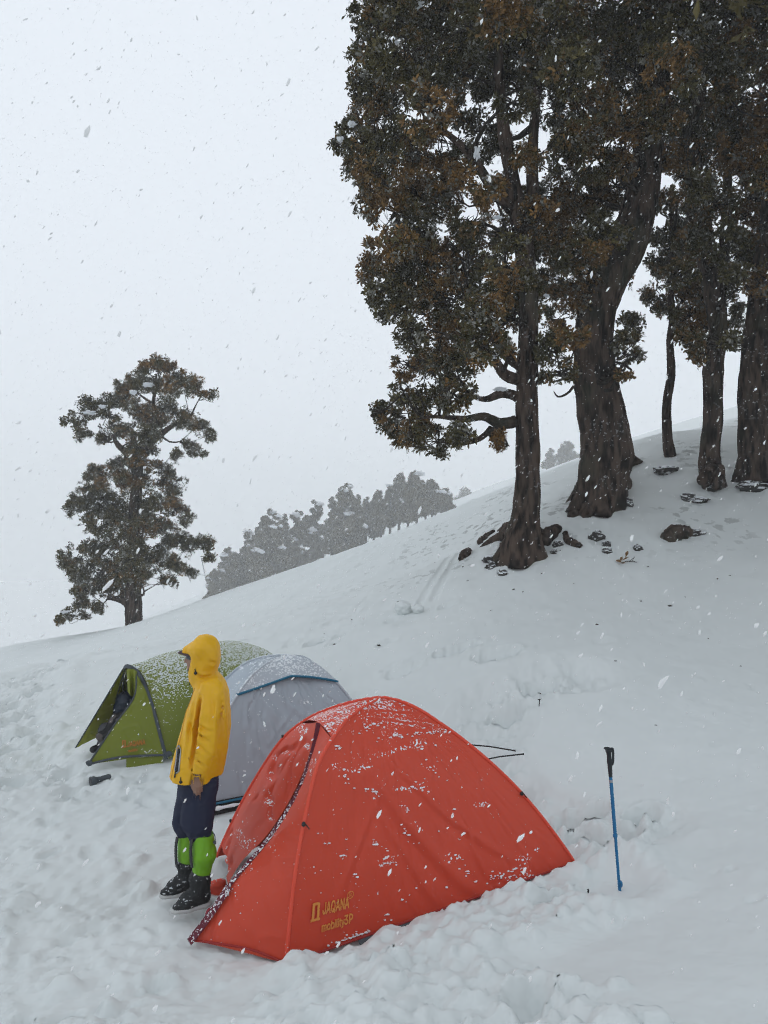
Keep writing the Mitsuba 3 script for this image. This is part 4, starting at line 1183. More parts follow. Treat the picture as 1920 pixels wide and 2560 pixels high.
sf = sf + .012 * (meshkit.fbm(sf * 5, 3, 3) - .5)[..., None]
put('tunnel_tent__canopy', grid_mesh(sf), 'green_body', True)
arch = spline(secs[0], 60)
ip = int(np.argmax(arch[:, 2]))
rt_ = lambda t: arch[int(round(ip * (1 - t)))]
lf_ = lambda t: arch[int(round(ip + (59 - ip) * t))]
put('tunnel_tent__pole_sleeve', strip(arch + np.array([-.015, -.02, .0]), .040, [-.6, -.75, .3], .010), 'slate', False)
Sg, Lg = P(221, 1911, 7.63), P(191, 1869, 8.15)
m, A_, B_ = patch([rt_(.10) + np.array([-.012, -.02, -.01]), P(340, 1728, 7.88), P(285, 1815, 7.76), Sg], [rt_(.12), rt_(.4), rt_(.7), rt_(.98) + np.array([0, 0, .02])], 80, 21, .006, -.02, (4, 4))
put('tunnel_tent__porch_flap', m, 'green_cloth', True)
flapA, flapB = A_, B_
put('tunnel_tent__porch_hem', tube(spline([Sg, Sg * .5 + arch[1] * .5 + np.array([0, 0, .035]), arch[1]], 20) + np.array([0, -.008, .0]), .011, 6), 'slate', True)
put('tunnel_tent__flap_edge', tube(flapA + np.array([-.004, -.005, 0]), .008, 6), 'slate', True)
# the far flap, its inner side towards the viewer
lt = lf_(.06) + np.array([-.02, -.03, 0])
m, A_, B_ = patch([lt, lt * .65 + Lg * .35, lt * .3 + Lg * .7, Lg], [lf_(.08), lf_(.35), lf_(.68), lf_(1.0) + np.array([0, 0, .05])], 60, 23, .010, .02, (4, 4))
put('tunnel_tent__porch_flap', m, 'green_inner', True)
put('tunnel_tent__flap_edge', tube(A_ + np.array([-.006, -.006, 0]), .007, 6), 'slate', True)
# gathered door under the peak, inner wall with its zip
gath = []
for i, (u, v0, v1) in enumerate([(316, 1676, 1728), (322, 1672, 1738), (329, 1672, 1742), (336, 1674, 1735), (343, 1680, 1722), (349, 1690, 1712)]):
    dz = .05 * (-1) ** i
    gath.append(spline([P(u, v0, 8.0 - .02), P(u + 2, (v0 + v1) / 2, 7.95 + dz * .6), P(u + 3, v1, 7.93 + dz)], 24))
gm = np.array(gath)
gm = np.stack([spline(gm[:, k], 40) for k in range(24)], 0)
put('tunnel_tent__rolled_door', grid_mesh(gm), 'green_cloth', True)
iw = (arch[None, 4:56] * np.linspace(1, .0, 12)[:, None, None] + np.linspace(0, 1, 12)[:, None, None] * np.array([-2.6, 8.3, .0])) + np.array([.22, .25, -.02])
put('tunnel_tent__inner_wall', grid_mesh(iw), 'green_inner', True)
zc = [P(309, 1690, 8.02), P(308, 1720, 8.1), P(308, 1745, 8.2)]
put('tunnel_tent__zip', tube(spline(zc, 8), .007, 6), 'black', True)
def gsurf(s, w):
    t = 1 - np.asarray(s, float)
    i = np.linspace(0, 1, 80)
    a, b = (np.stack([np.interp(t, i, e[:, k]) for k in range(3)], -1) for e in (flapA, flapB))
    return a + (b - a) * np.asarray(w)[..., None]


for part, mesh, (u, v), mt in (('emblem', emblem(.072), (307, 1870), 'logo_orange'), ('lettering', text('JAQANA', .05, .62), (318, 1868), 'logo_orange'), ('lettering', text('mobility', .026, .7), (321, 1881), 'logo_orange')):
    s0, w0 = locate(gsurf, u, v)
    p0 = gsurf(np.array([s0]), np.array([w0]))[0]
    ex = flapB[70] - flapA[70]; ex /= np.linalg.norm(ex)
    ez = pk - (flapA[75] + flapB[75]) / 2; ez -= ex * (ez @ ex); ez /= np.linalg.norm(ez)
    en = np.cross(ex, ez)
    en = en * (-1 if en[1] > 0 else 1)
    v = np.array(mesh.vertices)
    put('tunnel_tent__' + part, (p0 + v[:, :1] * ex + v[:, 1:2] * ez + (v[:, 2:3] + .022) * en, np.array(mesh.faces)), mt, False)
vt = secs[4]
put('tunnel_tent__vent', lump(P(600, 1648, 9.05), [.13, .05, .06], 9, .4, 1.2, 3), 'slate', True)
for c in (Sg, arch[1]):
    put('tunnel_tent__corner_patch', lump(c + np.array([.02, -.03, .02]), [.035, .012, .028], 5, .3, 1, 2), 'slate', True)
put('tunnel_tent__skirt', strip(spline([Sg * .6 + arch[1] * .4 + np.array([.05, .02, -.03]), arch[1] + np.array([-.05, -.01, -.05])], 12), .09, [0, -1, .1]), 'green_cloth', False)

# ------------------------------------------------------------------ the standing person
PU, PV, PD, PM = 490.0, 2262.0, 4.9, 4.9 / 1920
PO = np.array([(PU - 960) / FOC * PD, PD, EYE - (PV - 1280) / FOC * PD])


def q(u, v, y=0.0):
    return P(u, v, PD + y) - PO


def px(n):
    return n * PM


thing('person', 'person in a yellow hooded jacket, navy trousers and green gaiters standing beside the red tent', 'person')


def pput(name, mesh, m, smooth=True):
    v, f = mesh
    return put('person__' + name, (np.asarray(v) + PO, f), m, smooth)


# body: trunk, arms and legs (under the clothes), head with its face, and hands
bd = Field([-.26, -.34, .02], [.26, .34, 1.66], .011)
bd.cone(q(523, 1745), q(510, 1900), .085, .09, .03, (.8, 1.35, 1))
bd.cone(q(508, 1900), q(500, 1945), .10, .10, .03, (.85, 1.15, 1))
bd.cone(q(524, 1735), q(514, 1690), .055, .052, .03)
for sgn in (-1, 1):
    bd.cone(q(530, 1728, sgn * .15), q(522, 1830, sgn * .235), .042, .036, .02)
    bd.cone(q(522, 1830, sgn * .235), q(496, 1930, sgn * .248), .036, .028, .02)
bd.cone(q(505, 1960, -.09), q(492, 2065, -.09), .08, .055, .03); bd.cone(q(492, 2065, -.09), q(502, 2210, -.09), .055, .04, .02)
bd.cone(q(495, 1960, .09), q(466, 2060, .10), .08, .055, .03); bd.cone(q(466, 2060, .10), q(468, 2205, .10), .055, .04, .02)
hd = Field([-.14, -.12, 1.45], [.17, .12, 1.76], .0045)
hd.ball(q(509, 1640), [.094, .072, .096], .02)
hd.ball(q(493, 1660), [.062, .054, .060], .03)
hd.cone(q(505, 1665), q(514, 1705), .055, .055, .03)
hd.cone(q(472, 1641), q(465.5, 1652), .009, .014, .010)
hd.ball(q(469, 1653.5, .008), [.010, .008, .008], .006); hd.ball(q(469, 1653.5, -.008), [.010, .008, .008], .006)
hd.ball(q(473, 1634), [.014, .05, .012], .02)
hd.ball(q(472.5, 1660.2), [.012, .022, .006], .006); hd.ball(q(473.5, 1663.5), [.012, .020, .007], .006)
hd.ball(q(478, 1672), [.022, .024, .018], .02)
for sgn in (-1, 1):
    hd.ball(q(475.5, 1641.5, sgn * .031), [.014, .014, .010], .008, 'cut')
    hd.ball(q(478, 1641.5, sgn * .031), [.012, .012, .011], .004)
    hd.ball(q(485, 1652, sgn * .045), [.022, .016, .018], .02)
    hd.ball(q(512, 1648, sgn * .076), [.018, .008, .030], .008)


def hand(side):
    """Relaxed hand hanging down: back of the hand outwards, thumb forwards, fingers half curled."""
    y0 = side * .248
    c0 = q(496, 1932, y0)
    lo, hi = c0 + np.array([-.10, -.05, -.17]), c0 + np.array([.08, .05, .05])
    h = Field(lo, hi, .0028)
    inn = -side
    W = lambda du, dv, dy: q(496 + du, 1932 + dv, y0 + dy * inn)
    h.cone(W(0, -8, 0), W(-1, 10, 0), .027, .025, .015, (1.05, .8, 1))
    k = [(-9.5, 30, .000), (-4.0, 33, -.002), (2.0, 33, -.002), (7.5, 30.5, .000)]
    for i, (du, dv, dy) in enumerate(k):
        h.cone(W(du * .55 - 1, 10, .002), W(du - 1, dv, dy), .015, .0105, .012)
    ln = [(11.5, 8.5, 5), (13, 9.5, 6), (12, 9, 5.5), (9.5, 7, 5)]
    for i, ((du, dv, dy), (a, b, c)) in enumerate(zip(k, ln)):
        cur = .012 + .004 * i
        p0 = W(du - 1, dv, dy)
        p1 = W(du * 1.04 - 1, dv + a, dy + cur * .7)
        p2 = W(du * 1.0, dv + a + b * .75, dy + cur * 2.0)
        p3 = W(du * .95 + 1, dv + a + b * .75 + c * .1, dy + cur * 2.0 + .013)
        h.cone(p0, p1, .0100, .0090, .004); h.cone(p1, p2, .0088, .0080, .003); h.cone(p2, p3, .0080, .0070, .003)
    t0, t1, t2, t3 = W(-6, 10, .012), W(-14, 20, .018), W(-15.5, 31, .022), W(-13, 40, .026)
    h.cone(t0, t1, .014, .012, .012); h.cone(t1, t2, .0105, .0095, .004); h.cone(t2, t3, .0095, .008, .004)
    return h.mesh(1)


pput('body', cat([bd.mesh(1), hd.mesh(1), hand(-1), hand(1)]), 'skin')
brd = Field([-.11, -.07, 1.46], [.02, .07, 1.60], .0045)
brd.ball(q(479, 1673), [.026, .034, .024], .012); brd.cone(q(473, 1657.5, -.02), q(473, 1657.5, .02), .008, .008, .006)
brd.cone(q(484, 1672, -.048), q(494, 1655, -.056), .012, .008, .012); brd.cone(q(484, 1672, .048), q(494, 1655, .056), .012, .008, .012)
brd.cone(q(478, 1673, -.02), q(484, 1672, -.046), .016, .012, .012); brd.cone(q(478, 1673, .02), q(484, 1672, .046), .016, .012, .012)
brd.ball(q(472, 1661.5), [.016, .017, .008], .004, 'cut')
brd.wrinkle(.003, 90, 4)
pput('beard', brd.mesh(0), 'hair')
gl = Field([-.10, -.09, 1.55], [.05, .09, 1.64], .004)
gl.loft([q(0, 1646)[2], q(0, 1641)[2], q(0, 1635)[2]], [px(468 - 490), px(465 - 490), px(467 - 490)], [px(540 - 490)] * 3, [.072, .080, .078], pw=2.2, k=.004)
gl.loft([q(0, 1650)[2], q(0, 1641)[2], q(0, 1631)[2]], [px(471.5 - 490)] * 3, [px(560 - 490)] * 3, [.066, .072, .072], pw=2.2, k=.004, op='cut')
pput('sunglasses', gl.mesh(1), 'lens')
cp_ = Field([-.16, -.11, 1.58], [.15, .11, 1.76], .005)
cp_.ball(q(511, 1636), [.100, .078, .092], .01)
cp_.ball(q(508, 1654), [.2, .2, .050], .004, 'cut')
cp_.cone(q(478, 1633), q(462, 1631), .064, .044, .012, (1, 1, .27))
pput('cap', cp_.mesh(1), 'cap_cloth')

# jacket
jk = Field([-.24, -.36, .68], [.30, .36, 1.76], .0085)
tb = [(1688, 497, 549, .085), (1700, 491, 556, .135), (1715, 484, 563, .19), (1740, 475, 569, .225), (1775, 462, 572, .235), (1810, 453, 572, .235), (1860, 440, 569, .238), (1905, 429, 561, .245), (1932, 423, 556, .25)]
jk.loft([q(0, a)[2] for a, *_ in tb], [px(b + 8 - PU) for _, b, _, _ in tb], [px(c - PU) for _, _, c, _ in tb], [d for *_, d in tb], 0, .02)
jk.cone(q(525, 1722, 0), q(505, 1690, 0), .11, .085, .03, (.75, 1.1, 1))
for sgn in (-1, 1):
    jk.cone(q(531, 1728, sgn * .17), q(530, 1790, sgn * .245), .078, .070, .010)
    jk.cone(q(530, 1790, sgn * .245), q(517, 1870, sgn * .258), .070, .062, .007)
    jk.cone(q(517, 1870, sgn * .258), q(497, 1934, sgn * .252), .062, .046, .006)
    jk.cone(q(496, 1934, sgn * .252), q(490, 1965, sgn * .252), .038, .044, .004, op='cut')
# hood and collar
jk.ball(q(516, 1642), [px(36), .112, px(54)], .03)
jk.cone(q(502, 1620), q(470, 1626), .090, .032, .035, (1, 1.6, .85))
jk.cone(q(508, 1660), q(512, 1694), .098, .094, .03, (.82, 1.0, 1))
jk.cone(q(492, 1690), q(490, 1680), .052, .045, .02, (.8, 1.3, 1))
jk.ball(q(450, 1660), [px(32), .15, px(31)], .010, 'cut', .12)
jk.ball(q(500, 1652), [px(26), .085, px(32)], .012, 'cut')
jk.ball(q(474, 1643), [px(20), .07, px(17)], .012, 'cut')
def fold(pts, depth, width):
    """A soft groove in the near side of the jacket, with a raised lip below it."""
    w = spline([q(u, v, -.2) for u, v in pts], 30)[:, [0, 2]]
    X_, Z_ = np.meshgrid(jk.lo[0] + jk.h * np.arange(jk.n[0]), jk.lo[2] + jk.h * np.arange(jk.n[2]), indexing='ij')
    dist_, ix_ = cKDTree(w).query(np.stack([X_, Z_], -1))
    along = np.sin(np.pi * np.clip(ix_ / 29, .03, .97)) ** .6
    gro = depth * np.exp(-(dist_ / width) ** 2) - .5 * depth * np.exp(-((dist_ - 2.1 * width) / width) ** 2)
    ny = int((-.06 - jk.lo[1]) / jk.h)
    jk.f[:, :ny, :] += (gro * along)[:, None, :].astype(np.float32)


for pts, dp, wd in (([(503, 1738), (500, 1770), (498, 1810), (492, 1860), (483, 1915)], .030, .011), ([(553, 1738), (557, 1780), (555, 1825), (548, 1872)], .024, .010), ([(500, 1822), (514, 1830), (532, 1842)], .014, .010), ([(498, 1848), (512, 1856), (530, 1874)], .014, .010),
                    ([(505, 1800), (522, 1812), (540, 1816)], .010, .010), ([(494, 1885), (508, 1892), (522, 1906)], .011, .009), ([(512, 1730), (507, 1760), (506, 1790)], .010, .012), ([(535, 1735), (541, 1765), (540, 1795)], .011, .012),
                    ([(489, 1750), (484, 1790), (472, 1840)], .009, .012), ([(472, 1790), (478, 1830), (478, 1862)], .010, .011), ([(455, 1835), (452, 1870), (445, 1905)], .008, .011), ([(556, 1860), (552, 1890), (545, 1925)], .012, .011),
                    ([(532, 1686), (545, 1693), (556, 1704)], .016, .008), ([(515, 1660), (532, 1669), (547, 1668)], .012, .009), ([(480, 1690), (500, 1702), (522, 1700)], .014, .009), ([(505, 1600), (530, 1606), (545, 1628)], .007, .009), ([(430, 1917), (480, 1924), (553, 1928)], .006, .004)):
    fold(pts, dp, wd)
jk.wrinkle(.012, 7.5, 3, (1, 1, .8))
jk.wrinkle(.006, 15, 6, (1.2, 1, .55))
jk.wrinkle(.0035, 26, 5, (1, 1, .6))
gx_ = jk.lo[0] + jk.h * np.arange(jk.n[0])
gz_ = jk.lo[2] + jk.h * np.arange(jk.n[2])
hem_ = np.interp(gx_, [-.18, .17], [q(0, 1926)[2], q(0, 1939)[2]])
jk.f = np.maximum(jk.f, (hem_[:, None] - gz_[None, :])[:, None, :]).astype(np.float32)
pput('jacket', jk.mesh(1), 'yellow')
# hem band, cuff, pocket with its zip, hood toggle, cords
hb = [(np.cos(a) * px(66.5) + px(489.5 - PU), np.sin(a) * .249) for a in np.linspace(0, 2 * np.pi, 49)]
pk_ = [q(468, 1846, -.246), q(471, 1870, -.254), q(470, 1898, -.259), q(466, 1905, -.259), q(462, 1898, -.256), q(462, 1870, -.250), q(464, 1850, -.245)]
pj = spline(pk_ + [pk_[0]], 40)
jm = scene and None


def drape(pts, m_, out=.004):
    """Moves points onto the near side of the jacket."""
    tm = JT
    o = pts.copy(); o[:, 1] = -.6
    loc, ri, _ = tm.ray.intersects_location(o, np.tile([0, 1.0, 0], (len(o), 1)), multiple_hits=False)
    r = pts.copy()
    r[ri] = loc + np.array([0, -out, 0])
    return r


JT = trimesh.Trimesh(*jk.mesh(1), process=False)
pj = drape(np.vstack([np.linspace(a, b, 6)[:-1] for a, b in zip([q(*p) for p in [(466, 1841), (471, 1850), (471, 1898), (464, 1904), (459, 1896), (461, 1850)]], [q(*p) for p in [(471, 1850), (471, 1898), (464, 1904), (459, 1896), (461, 1850), (466, 1841)]])]), None, .003)
pput('pocket_trim', tube(np.vstack([pj, pj[:1]]), .0055, 6, False), 'steel')
zz = drape(spline([q(467, 1849), q(467, 1872), q(464, 1901)], 16), None, .003)
pput('pocket_zip', tube(zz, np.array([.006] + [.011] * 14 + [.006]), 8), 'black')
zz = drape(spline([q(463, 1898), q(461, 1906), q(460, 1914)], 8), None, .007)
pput('pocket_pull', tube(zz, .0045, 6), 'black')
for u, v in ((499.5, 1674), (477, 1922)):
    c = drape(np.array([q(u, v)]), None, .004)[0]
    pput('cord_lock', lump(c, [.010, .007, .010], 2, .15, 1, 2), 'black')
    pput('cord', tube(drape(spline([q(u - 1, v - 11), q(u - .5, v - 5), q(u, v)], 6), None, .004), .003, 5), 'black')
pput('drawcord', tube(spline([q(478, 1686, -.03), q(475, 1698, -.04), q(474.5, 1713, -.045)], 10), .003, 5), 'black')
hood_edge = []
pput('storm_flap', tube(drape(spline([q(497, 1712), q(482, 1760), q(468, 1830), q(452, 1905), q(448, 1924)], 30), None, -.003), .005, 6), 'yellow_trim')
sl = [q(502, 1745, 0), q(494, 1775, 0), q(498, 1800, 0)]

# trousers
tr2 = Field([-.22, -.24, .40], [.20, .24, .92], .009)
tr2.cone(q(497, 1935), q(497, 1965), .125, .125, .03, (.98, 1.35, 1))
tr2.cone(q(503, 1960, -.085), q(493, 2050, -.095), .106, .100, .02); tr2.cone(q(493, 2050, -.095), q(500, 2086, -.095), .098, .070, .02)
tr2.cone(q(488, 1960, .085), q(466, 2050, .10), .104, .088, .02); tr2.cone(q(466, 2050, .10), q(468, 2084, .10), .086, .066, .02)
tr2.wrinkle(.010, 11, 8, (1, 1, 1.4))
pput('trousers', tr2.mesh(1), 'navy')
# gaiters and boots
for i, (ku, kv, ay, au, rk) in enumerate(((508, 2086, -.10, 506, 1.02), (470, 2084, .10, 472, 1.0))):
    g = Field(q(ku, 2185, ay) - .13, q(ku, 2060, ay) + .13, .006)
    g.cone(q(ku, kv + 2, ay), q(au + 3, 2135, ay), .066 * rk, .074 * rk, .015)
    g.cone(q(au + 3, 2135, ay), q(au, 2172, ay), .074 * rk, .058 * rk, .015)
    g.ball(q(ku, kv - 26, ay), [.12, .12, px(28)], .006, 'cut')
    g.wrinkle(.010, 15, 20 + i, (1, 1, .7))
    pput('gaiter', g.mesh(1), 'gaiter_green')
    fr = [q(ku - 19 * rk, kv + 6, ay - .035), q(ku - 23 * rk, 2120, ay - .045), q(ku - 20 * rk, 2165, ay - .045)]
    pput('gaiter_zip', strip(spline(fr, 12) + np.array([-.012, -.018, 0]), .026, [-.7, -.7, 0], .006), 'black', False)
pput('gaiter_cord', tube(spline([q(530, 2082, -.12), q(536, 2086, -.13), q(538, 2100, -.13), q(536, 2106, -.13)], 12), .003, 5), 'black')
pput('gaiter_cord_lock', lump(q(537, 2106, -.13), [.010, .006, .014], 3, .2, 1, 2), 'slate')
turn = math.radians(27)
for i, (hu, hv, ay) in enumerate(((508, 2250, -.095), (477, 2243, .095))):
    # heel position, toes turned a little towards the viewer
    heel = q(hu, 2262, ay)
    heel[2] = .045 if i == 0 else .042
    f = np.array([-math.cos(turn), -math.sin(turn), 0]); s = np.array([-f[1], f[0], 0])
    Bp = lambda a, b, z: heel + f * a + s * b + np.array([0, 0, z])
    bt = Field(heel - .25, heel + np.array([.25, .25, .42]), .0065)
    bt.cone(Bp(.02, 0, .17), Bp(.015, 0, .09), .068, .056, .02)
    bt.cone(Bp(.0, 0, .05), Bp(.10, 0, .05), .045, .048, .03)
    bt.cone(Bp(.03, 0, .09), Bp(.11, 0, .05), .048, .042, .03)
    bt.cone(Bp(.10, 0, .035), Bp(.158, .004, .026), .046, .036, .02, (1, 1, .8))
    bt.put(lambda p: p[..., 2] - (heel[2] + .27), heel - .3, heel + .45, .004, 'cut') if False else None
    cutz = heel[2] + .018
    bt.put(lambda p: -(cutz - p[..., 2]) * 1.0, heel - .3, heel + .45, .003, 'cut') if False else None
    bt.wrinkle(.005, 22, 30 + i)
    pput('boot', bt.mesh(1), 'boot_black')
    so = Field(heel - .25, heel + np.array([.25, .25, .1]), .0055)
    so.cone(Bp(-.005, 0, .012), Bp(.10, 0, .010), .050, .048, .01, (1, 1, .5)); so.cone(Bp(.10, 0, .010), Bp(.162, .004, .012), .048, .042, .01, (1, 1, .5))
    pput('sole', so.mesh(1), 'sole_white')

# ------------------------------------------------------------------ someone crouching in the porch of the green tent
thing('person_001', 'person in a dark puffy hood crouching inside the porch of the green tent', 'person')
S8 = 8.22 / FOC


def g8(u, v, dy=0.0):
    return P(u, v, 8.22) + np.array([0, dy, 0])


b = Field(P(225, 1870, 8.22) + [-.15, -.35, -.12], P(360, 1720, 8.22) + [.15, .45, .10], .010)
b.ball(g8(316, 1755), [.075, .085, .10], .02); b.cone(g8(312, 1775), g8(312, 1800, .05), .05, .06, .02)
b.cone(g8(312, 1800, .05), g8(318, 1850, .15), .12, .13, .03); b.cone(g8(318, 1850, .12), g8(262, 1822, .02), .07, .055, .02)
b.cone(g8(262, 1822, .02), g8(256, 1862, -.02), .05, .04, .02); b.cone(g8(300, 1800, -.05), g8(284, 1835, -.08), .045, .04, .02)
b.cone(g8(284, 1835, -.08), g8(262, 1832, -.10), .04, .03, .02); b.ball(g8(258, 1832, -.10), [.04, .03, .03], .01)
put('person_001__body', b.mesh(1), 'skin', True)
j = Field(P(225, 1880, 8.22) + [-.15, -.35, -.12], P(375, 1720, 8.22) + [.15, .45, .10], .010)
j.cone(g8(312, 1795, .05), g8(318, 1850, .15), .15, .16, .03); j.cone(g8(298, 1795, -.06), g8(280, 1832, -.09), .075, .065, .02)
j.cone(g8(280, 1832, -.09), g8(262, 1834, -.11), .065, .05, .02); j.wrinkle(.014, 12, 3)
put('person_001__jacket', j.mesh(1), 'camo', True)
hd2 = Field(g8(316, 1755) - .22, g8(316, 1755) + .22, .008)
hd2.ball(g8(316, 1752), [.105, .12, .115], .02); hd2.cone(g8(308, 1765), g8(302, 1772), .085, .08, .03)
p0 = g8(316, 1752)
hd2.wrinkle(.012, 9, 6, (.6, 1, 2.5))
put('person_001__hood', hd2.mesh(1), 'puffer', True)
t = Field(P(215, 1880, 8.22) + [-.15, -.35, -.12], P(350, 1790, 8.22) + [.15, .45, .10], .010)
t.cone(g8(318, 1856, .12), g8(262, 1826, .02), .085, .075, .02); t.cone(g8(262, 1826, .02), g8(257, 1862, -.02), .07, .055, .02); t.wrinkle(.010, 14, 9)
put('person_001__trousers', t.mesh(1), 'grey_trouser', True)
sh = Field(g8(245, 1862) - .2, g8(245, 1862) + .2, .007)
sh.cone(g8(258, 1864, -.02), g8(240, 1868, -.08), .042, .036, .02); sh.cone(g8(256, 1855, -.02), g8(257, 1866, -.02), .045, .04, .02)
put('person_001__shoe', sh.mesh(1), 'black', True)

# ------------------------------------------------------------------ things lying or standing in the snow
thing('trekking_pole', 'blue trekking pole with a black grip standing upright in the snow', 'trekking pole')
pt, pb = P(1521, 1872, 4.86), P(1549, 2226, 4.9)
ax3 = pb - pt
at = lambda t: pt + ax3 * t
put('trekking_pole__shaft', tube([at(.18), at(.62)], [.0112, .0112], 14), 'pole_blue', True)
put('trekking_pole__lower_shaft', tube([at(.60), at(1.0)], [.0095, .0092], 14), 'pole_blue', True)
put('trekking_pole__joint', tube([at(.600), at(.604), at(.618), at(.622)], [.0115, .0145, .0145, .0115], 14), 'pole_blue', True)
put('trekking_pole__band', tube([at(.215), at(.235)], [.0118, .0118], 14), 'steel', True)
gr = [(.0, .010), (.006, .019), (.016, .020), (.03, .015), (.05, .0135), (.09, .0155), (.12, .0135), (.16, .0130), (.195, .0115), (.20, .009)]
put('trekking_pole__grip', tube([at(t) for t, _ in gr], [r for _, r in gr], 18), 'pole_black', True)
put('trekking_pole__strap', strip(spline([at(.012) + [.012, 0, 0], at(.004) + [.022, 0, .006], at(.03) + [.027, 0, 0], at(.08) + [.022, -.003, 0], at(.115) + [.012, 0, 0]], 24), .016, [0, -1, 0], .003), 'pole_black', False)
put('trekking_pole__pommel', lump(at(0.0) + [-.006, 0, .002], [.024, .016, .009], 1, .15, 1, 2), 'pole_black', True)
put('trekking_pole__basket_ribbon', tube(spline([at(.93) + [.004, -.012, 0], at(.955) + [.012, -.012, 0], at(.975) + [.002, -.014, 0], at(1.0) + [.004, -.014, .0]], 16), np.linspace(.010, .004, 16), 8), 'pole_blue', True)

thing('torch', 'dark grey torch lying on the snow below the hem of the green tent', 'torch')
a0, a1 = P(226, 1937, 7.28), P(276, 1917, 7.42)
a0[2] = gz(a0[0], a0[1]) + .035; a1[2] = gz(a1[0], a1[1]) + .03
w_ = a1 - a0
put('torch__handle', tube([a0 + w_ * t for t in (.3, .5, .95, 1)], [.030, .026, .026, .018], 16), 'slate', True)
put('torch__head', tube([a0 + w_ * t for t in (0, .02, .2, .3)], [.036, .047, .045, .028], 18), 'slate', True)
put('torch__lens', tube([a0 - w_ * .008, a0 + w_ * .004], [.034, .038], 18), 'lens', True)

thing('shoe', 'red shoe with tan lining lying at the porch edge of the red tent', 'shoe')
S0 = P(536, 2228, 4.68)
S0[2] = gz(S0[0], S0[1]) + .005
F1 = np.array([.80, -.55, 0]); F1 /= np.linalg.norm(F1)
S1 = np.array([-F1[1], F1[0], 0])
sp_ = lambda a, b, z: S0 + F1 * a + S1 * b + np.array([0, 0, z])
sh = Field(S0 - .16, S0 + np.array([.26, .2, .2]), .005)
sh.cone(sp_(-.01, 0, .045), sp_(.06, 0, .045), .045, .045, .02); sh.cone(sp_(.06, 0, .04), sp_(.17, 0, .03), .045, .036, .03, (1, 1, .85)); sh.cone(sp_(-.02, 0, .08), sp_(.0, 0, .05), .04, .042, .02)
sh.cone(sp_(.015, 0, .12), sp_(.03, 0, .07), .034, .028, .008, op='cut')
put('shoe__upper', sh.mesh(1), 'shoe_red', True)
put('shoe__lining', lump(sp_(.02, 0, .075), [.035, .03, .02], 4, .3, 1.4, 3), 'shoe_tan', True)
put('shoe__tongue', lump(sp_(.075, 0, .085), [.035, .024, .014], 5, .3, 1.4, 3), 'shoe_tan', True)
put('shoe__sole', tube(spline([sp_(-.045, 0, .010), sp_(.05, -.0, .010), sp_(.19, 0, .012)], 14), np.array([.03] + [.044] * 12 + [.024]), 12), 'sole_white', True)
labels['shoe__sole'] = {'label': 'pale shoe sole'}
thing('shoe_001', 'black shoe half hidden under the porch flap of the red tent', 'shoe')
sh = Field(P(565, 2225, 4.68) - .2, P(565, 2225, 4.68) + .25, .007)
c = P(562, 2238, 4.68); c[2] = gz(c[0], c[1]) + .04
sh.cone(c + [-.03, .0, .0], c + [.10, -.04, .0], .045, .038, .02); sh.cone(c + [-.02, 0, .03], c + [.01, 0, .02], .044, .04, .02)
put('shoe_001', sh.mesh(1), 'black', True)
thing('stuff_sack', 'red stuff sack in the snow behind the boots of the standing person', 'bag')
c = P(538, 2188, 5.15); c[2] = gz(c[0], c[1]) + .03
put('stuff_sack', lump(c, [.085, .06, .05], 8, .5, 1.5, 3), 'red_sleeve', True)
thing('snow_block', 'lump of snow beside the red shoe in the tent porch', 'snow lump')
c = P(545, 2208, 4.86); c[2] = gz(c[0], c[1]) + .03
put('snow_block', lump(c, [.085, .06, .07], 18, .5, 1.5, 3), 'snow', True)

for i, (a, bb, lab) in enumerate((((1222, 1866, 6.35), (1289, 1877, 6.3), 'upper of two thin tent poles sticking out behind the red tent'), ((1247, 1892, 6.1), (1309, 1885, 6.2), 'lower of two thin tent poles sticking out behind the red tent'))):
    k = 'tent_rod' + ('' if i == 0 else '_001')
    thing(k, lab, 'tent pole')
    A, B = P(*a), P(*bb)
    dirv = (B - A) / np.linalg.norm(B - A)
    put('tent_rod', tube([A - dirv * .25 + [0, 0, -.02], A, B - dirv * .02, B], [.006, .006, .006, .008], 8), 'black', True)
for i, (u, v, d, lab) in enumerate(((1347, 1738, 8.0, 'black tent peg standing on the slope above the red tent'), (1333, 1885, 6.1, 'small black tent peg in the trodden snow right of the red tent'), (1468, 2238, 4.75, 'tiny black peg tip in a dent left of the trekking pole'))):
    k = 'tent_peg' + ('' if i == 0 else f'_{i:03d}')
    thing(k, lab, 'tent peg')
    c = P(u, v, d)
    c[2] = gz(c[0], c[1])
    hh = .07 if i < 2 else .022
    put('tent_peg', cat([tube([c - [0, 0, .03], c + [.008, 0, hh]], [.005, .005], 8), tube([c + [-.012 if i < 2 else 0, 0, hh], c + [.026 if i < 2 else .010, 0, hh + .006]], [.0045, .0045], 8)]), 'black', True)


def dead_wood(key, label, category, pts, rad, seed, mt='bark'):
    qs = []
    for u, v in pts:
        p = on_ground(u * K, v * K, 15)
        qs.append(p)
    qs = np.array(qs)
    qs[:, 2] = GZ(qs[:, :2]) + np.array(rad) * .35
    thing(key, label, category)
    put(key, bark_tube(qs, rad, 12, 24, np.random.default_rng(seed), 0, rough=.2), mt, True)


